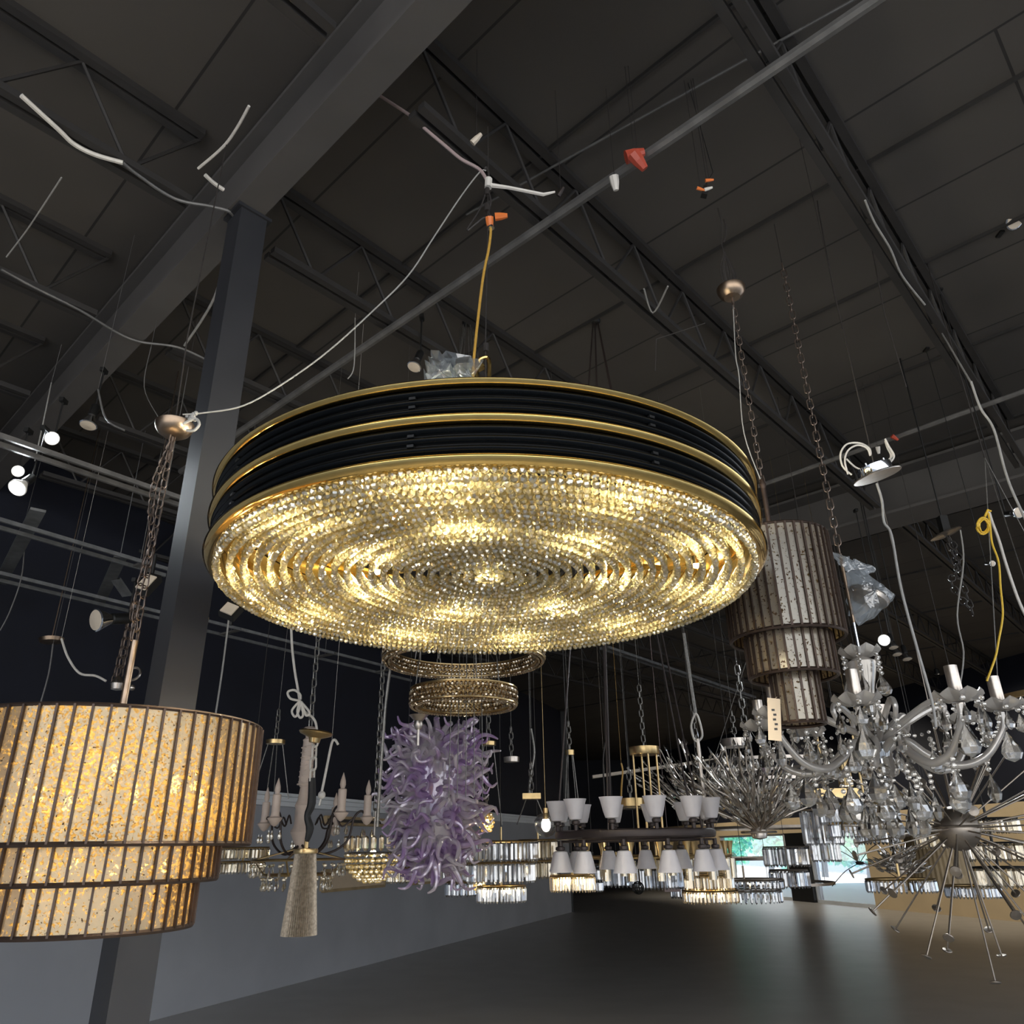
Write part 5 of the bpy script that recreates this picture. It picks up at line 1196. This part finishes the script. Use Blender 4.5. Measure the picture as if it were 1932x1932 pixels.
hwire([(1260, 540), (1232, 590), (1215, 545)], .006, 'grey_cable', 'loose pale wire end at the joist above the big drum')
wire(5.2, [(97, 722), (85, 780), (66, 870)], .005, 'grey_cable', 'thin steel hanger holding the highest left rail', up=True)
wire(4.2, [(285, 655), (272, 730), (300, 790), (305, 802)], .003, 'conduit', 'loose wire above the left bronze canopy', up=True)
wire(4.0, [(185, 735), (200, 790), (235, 812)], .006, 'conduit', 'dull curved wire beside the straight-down spot lamp', up=True)
wire(6.0, [(48, 980), (42, 1080), (20, 1150), (0, 1190)], .005, 'conduit', 'loose grey cable falling at the left edge below the rails', up=True)
wire(6.5, [(100, 1215), (92, 1270), (76, 1328)], .007, 'conduit', 'grey cable falling behind the lit amber drum', up=True)
wire(6.5, [(116, 1205), (128, 1240), (150, 1270), (180, 1275), (200, 1285)], .010, 'white_cable', 'white cable sagging from a dark canopy behind the lit amber drum', up=True)
wire(6.5, [(392, 1165), (378, 1240), (362, 1350)], .012, 'brass', 'brass chain wire falling just right of the column', up=True)
wire(6.5, [(432, 1165), (420, 1260), (405, 1360)], .008, 'grey_cable', 'thin dark wire falling right of the brass chain wire', up=True)
wire(3.8, [(1528, 262), (1545, 400), (1575, 560), (1590, 620)], .004, 'dark_cable', 'thin black wire hanging from the right joist', 'hanging_wire', sm=0)
wire(3.9, [(1640, 440), (1668, 590), (1710, 730)], .004, 'dark_cable', 'thin black wire hanging further down the right joist', sm=0)
wire(3.6, [(1330, 610), (1238, 640), (1236, 700)], .003, 'dark_cable', 'thin black wire behind the big drum rim', sm=0)
wire(4.4, [(670, 600), (668, 690), (656, 715)], .004, 'grey_cable', 'short pale wire dangling left of the unlit spot lamp', up=True)
wire(6.0, [(1290, 1195), (1302, 1280), (1312, 1345)], .014, 'grey_chain', 'thick bunched chain hanging between the big drum and the white cups', up=True)
wire(6.0, [(1312, 1345), (1304, 1370), (1312, 1398), (1325, 1388), (1318, 1355), (1312, 1345)], .008, 'white_cable', 'pale wire loop at the end of the bunched chain', 'wire_loop')
wire(6.0, [(1316, 1394), (1322, 1450), (1332, 1532)], .012, 'nickel', 'straight pale rod below the wire loop', 'hanging_rod', sm=0)
wire(5.2, [(748, 1200), (732, 1290), (722, 1400), (712, 1560)], .010, 'grey_chain', 'long chain hanging left of the violet glass', up=True)
wire(7.8, [(1002, 1375), (1008, 1420), (1000, 1470), (998, 1500), ], .012, 'grey_chain', 'bunched crystal chain above the square brass canopy box', up=True)
wire(7.5, [(1142, 1400), (1138, 1440), (1142, 1530)], .008, 'dark_cable', 'thin dark chain between the brass cylinder and the four rods', up=True)
# dark canopy behind the amber drum
c = P(97, 1207, 6.6); m = MB(); m.lathe([(0, -.03), (.09, -.02), (.10, .01), (0, .02)], c, 24, Matrix.Rotation(-.1, 3, 'Y')); m.tube([c, (c.x, c.y, zd)], .004, 5)
single(m, 'pendant_canopy', M['antique'], c, 'dark round canopy with a sagging white cable behind the lit amber drum', 'canopy')
# drooping socket cluster behind the left drum stem
c = P(222, 1290, 5.6); t = thing('pendant_hardware', c, 'tangled silvery hardware hanging behind the stem of the lit amber drum', 'hardware')
m = MB(); m.torus(.05, .010, (.10, 0, .07), 24, 6, M=Matrix.Rotation(1.3, 3, 'X')); m.lathe([(0, -.05), (.04, -.04), (.05, 0), (.02, .05), (0, .06)], (0, 0, .0), 16); m.ball((.11, 0, -.03), .022, 10); mesh_obj(m, 'socket', M['nickel'], t)
m = MB(); m.chain((.0, 0, .05), (.02, 0, .62), .09, .028, .006); m.chain((-.04, .03, .0), (-.0, .03, .62), .09, .03, .006); m.tube([(.01, .01, .6), (.01, .01, zd - c.z)], .006, 5); mesh_obj(m, 'chain', M['chain'], t)
# red card and spiked ball far back, framed picture, wall panels
c = P(1268, 1668, 10.5); m = MB(); m.box(c, (.20, .02, .17)); m.box(c + Vector((0, -.012, .065)), (.20, .006, .04)); m.tube([c, (c.x, c.y, zd)], .003, 4)
single(m, 'hanging_card', M['mauve_cable'], c, 'small reddish card hanging among the pale crystal drums', 'card', smooth=False)
c = P(1204, 1675, 8.2); t = thing('spiked_ball_pendant', c, 'dark wire ball pendant among the pale crystal drums', 'pendant lamp')
m = MB()
for k in range(8): m.torus(.055 , .0035, (0, 0, 0), 24, 5, M=Matrix.Rotation(PI * k / 8, 3, 'Z') @ Matrix.Rotation(PI / 2, 3, 'X'))
for k in (-1, 0, 1): m.torus(.055 * math.cos(k * .7), .0035, (0, 0, .055 * math.sin(k * .7)), 24, 5)
mesh_obj(m, 'wire_ball', M['black'], t); m = MB(); m.tube([(0, 0, .05), (0, 0, zd - c.z)], .003, 4); mesh_obj(m, 'cord', M['dark_cable'], t)
# display boards and shelves on the grey wall
def wallbox(px0, px1, py0, py1, label, mat, cat, off=.12):
    # rectangle on the left wall plane between picture columns and rows
    def hit(px, py):
        d = ray(px, py); n = wn_; t = (wa - EYE).dot(n) / d.dot(n); return EYE + d * t
    a, b = hit(px0, py0), hit(px1, py0); c = hit((px0 + px1) / 2, py1); z1 = max(a.z, b.z) * .5 + min(a.z, b.z) * .5; z0 = c.z; n = -wn_
    t = thing('wall_display', ((a.x + b.x) / 2 + n.x * off, (a.y + b.y) / 2 + n.y * off, z0), label, cat)
    m = MB(); zc = Vector((0, 0, (z0 + z1) / 2)); A_ = Vector((a.x, a.y, 0)) + n * off + zc; B_ = Vector((b.x, b.y, 0)) + n * off + zc; m.bar(A_, B_, .06, abs(z1 - z0)); mesh_obj(m, 'board', M[mat], t, smooth=False, world=True)
    m = MB(); e = .04
    for z in (z0, z1): m.bar(Vector((A_.x, A_.y, z)) , Vector((B_.x, B_.y, z)), .09, e)
    for q in (A_, B_): m.box((q.x, q.y, (z0 + z1) / 2), (.08, .08, abs(z1 - z0)))
    mesh_obj(m, 'frame', M['shelf' if mat != 'black' else 'black'], t, smooth=False, world=True); return t
wallbox(768, 847, 1628, 1664, 'lit cream display shelf on the grey wall below the violet glass', 'lamp_glass', 'display')
wallbox(598, 712, 1640, 1676, 'dark hood-like display with a pale panel on the grey wall', 'tagcard', 'display')
wallbox(600, 712, 1545, 1556, 'dark horizontal shelf on the grey wall behind the candle tubes', 'steel', 'shelf')
wallbox(1046, 1110, 1610, 1648, 'black panel on the grey wall left of the champagne prism drum', 'black', 'panel')
# ribbed brown shade behind starburst
c = P(1775, 1640, 9.5); q = S(c); t = thing('ribbed_shade_pendant', c, 'large ribbed brown drum shade behind the starburst', 'pendant lamp')
n = 90; vs = []; fs = []
for k, (z, r) in enumerate(((75 * q, 50 * q), (-35 * q, 62 * q))):
    for j in range(n): rr = r * (1 + .02 * (j % 2)); an = 2 * PI * j / n; vs.append((rr * math.cos(an), rr * math.sin(an), z))
for j in range(n): fs.append((j, (j + 1) % n, n + (j + 1) % n, n + j))
m = MB(); m.add(vs, fs); m.torus(50 * q, .008, (0, 0, 75 * q), 48, 6); m.torus(62 * q, .008, (0, 0, -35 * q), 48, 6); mesh_obj(m, 'ribbed_shade', M['bronze_strip2'] if 'bronze_strip2' in M else M['shelf'], t, smooth=False)
m = MB(); m.tube([(0, 0, 0), (0, 0, zd - c.z)], .006, 5); m.bar((-50 * q, 0, 75 * q), (50 * q, 0, 75 * q), .01, .01); mesh_obj(m, 'cord', M['dark_cable'], t)
# thin arm spider pendant in front of the window
c = P(1622, 1628, 8.4); t = thing('spider_arm_pendant', c, 'thin dark spider-arm pendant crossing the nearer window', 'pendant lamp')
m = MB(); m.lathe([(0, -.02), (.035, -.015), (.04, .01), (0, .015)], n=16); mesh_obj(m, 'hub', M['brown_metal'], t)
for (x, y) in ((1560, 1600), (1575, 1585), (1660, 1590), (1570, 1672), (1668, 1645), (1700, 1660)):
    e = P(x, y, 8.4 + random.uniform(-.1, .2)) - c; m = MB(); m.tube([(0, 0, 0), e * .5 + Vector((0, 0, .03)), e], .004, 5, smooth=4); mesh_obj(m, 'arm', M['brown_metal'], t)
m = MB(); m.tube([(0, 0, 0), (0, 0, zd - c.z)], .003, 4); mesh_obj(m, 'cord', M['dark_cable'], t)
# gold hoop edge entering at the right
c = P(1990, 1310, 4.4); t = thing('ring_pendant', c, 'gold ring pendant entering at the right edge beside the crystal dishes', 'pendant lamp')
m = MB(); m.lathe([(.30, -.015), (.33, -.015), (.33, .015), (.30, .015)], n=64, closed=True, M=Matrix.Rotation(-.06, 3, 'Y')); mesh_obj(m, 'ring', M['brass'], t)
for k in range(3): an = 2.1 * k; m = MB(); m.tube([(.315 * math.cos(an), .315 * math.sin(an), 0), (0, 0, 1.5)], .003, 4); mesh_obj(m, 'wire', M['grey_chain'], t)
m = MB(); m.tube([(0, 0, 1.5), (0, 0, zd - c.z)], .004, 5); mesh_obj(m, 'stem', M['dark_cable'], t)
# small ceiling spots added to brighten the beige window wall
for k, (s_, lab) in enumerate(((Lw * .30, 'first'), (Lw * .45, 'second'), (Lw * .60, 'third'), (Lw * .74, 'fourth'))):
    p = b0 + bd * s_; n2 = bn if (EYE - p).dot(bn) > 0 else -bn; p = p + n2 * 2.2; p.z = zd - .5
    t = thing('fill_spot', p, ('small added fill spot facing the beige wall, %s from the dark end' % lab), 'spotlight', 'added fill spots facing the beige wall')
    m = MB(); m.lathe([(.03, .12), (.05, .1), (.06, 0), (.055, 0), (.045, .09), (0, .1)], n=14); m.tube([(0, 0, .1), (0, 0, .5)], .01, 6); mesh_obj(m, 'housing', M['black'], t)
    l = light('fill_light', 'SPOT', (0, 0, 0), 260, (1, .90, .74), .06, cone=120, blend=1); l.parent = t; l.location = (0, 0, -.03)
    d = (b0 + bd * s_ + Vector((0, 0, 1.4)) - p); l.rotation_euler = d.to_track_quat('-Z', 'Y').to_euler()

# pale linear fitting behind the four brass rods
a_, b_ = P(1118, 1466, 14.0), P(1345, 1434, 14.0); m = MB(); m.bar(a_, b_, .12, .05)
for q in (.1, .9): x = a_.lerp(b_, q); m.tube([x, (x.x, x.y, zd)], .0015, 4)
single(m, 'linear_fitting', M['lamp_glass'], (a_ + b_) / 2, 'long pale linear fitting hanging behind the four brass rods', 'light fitting', smooth=False)
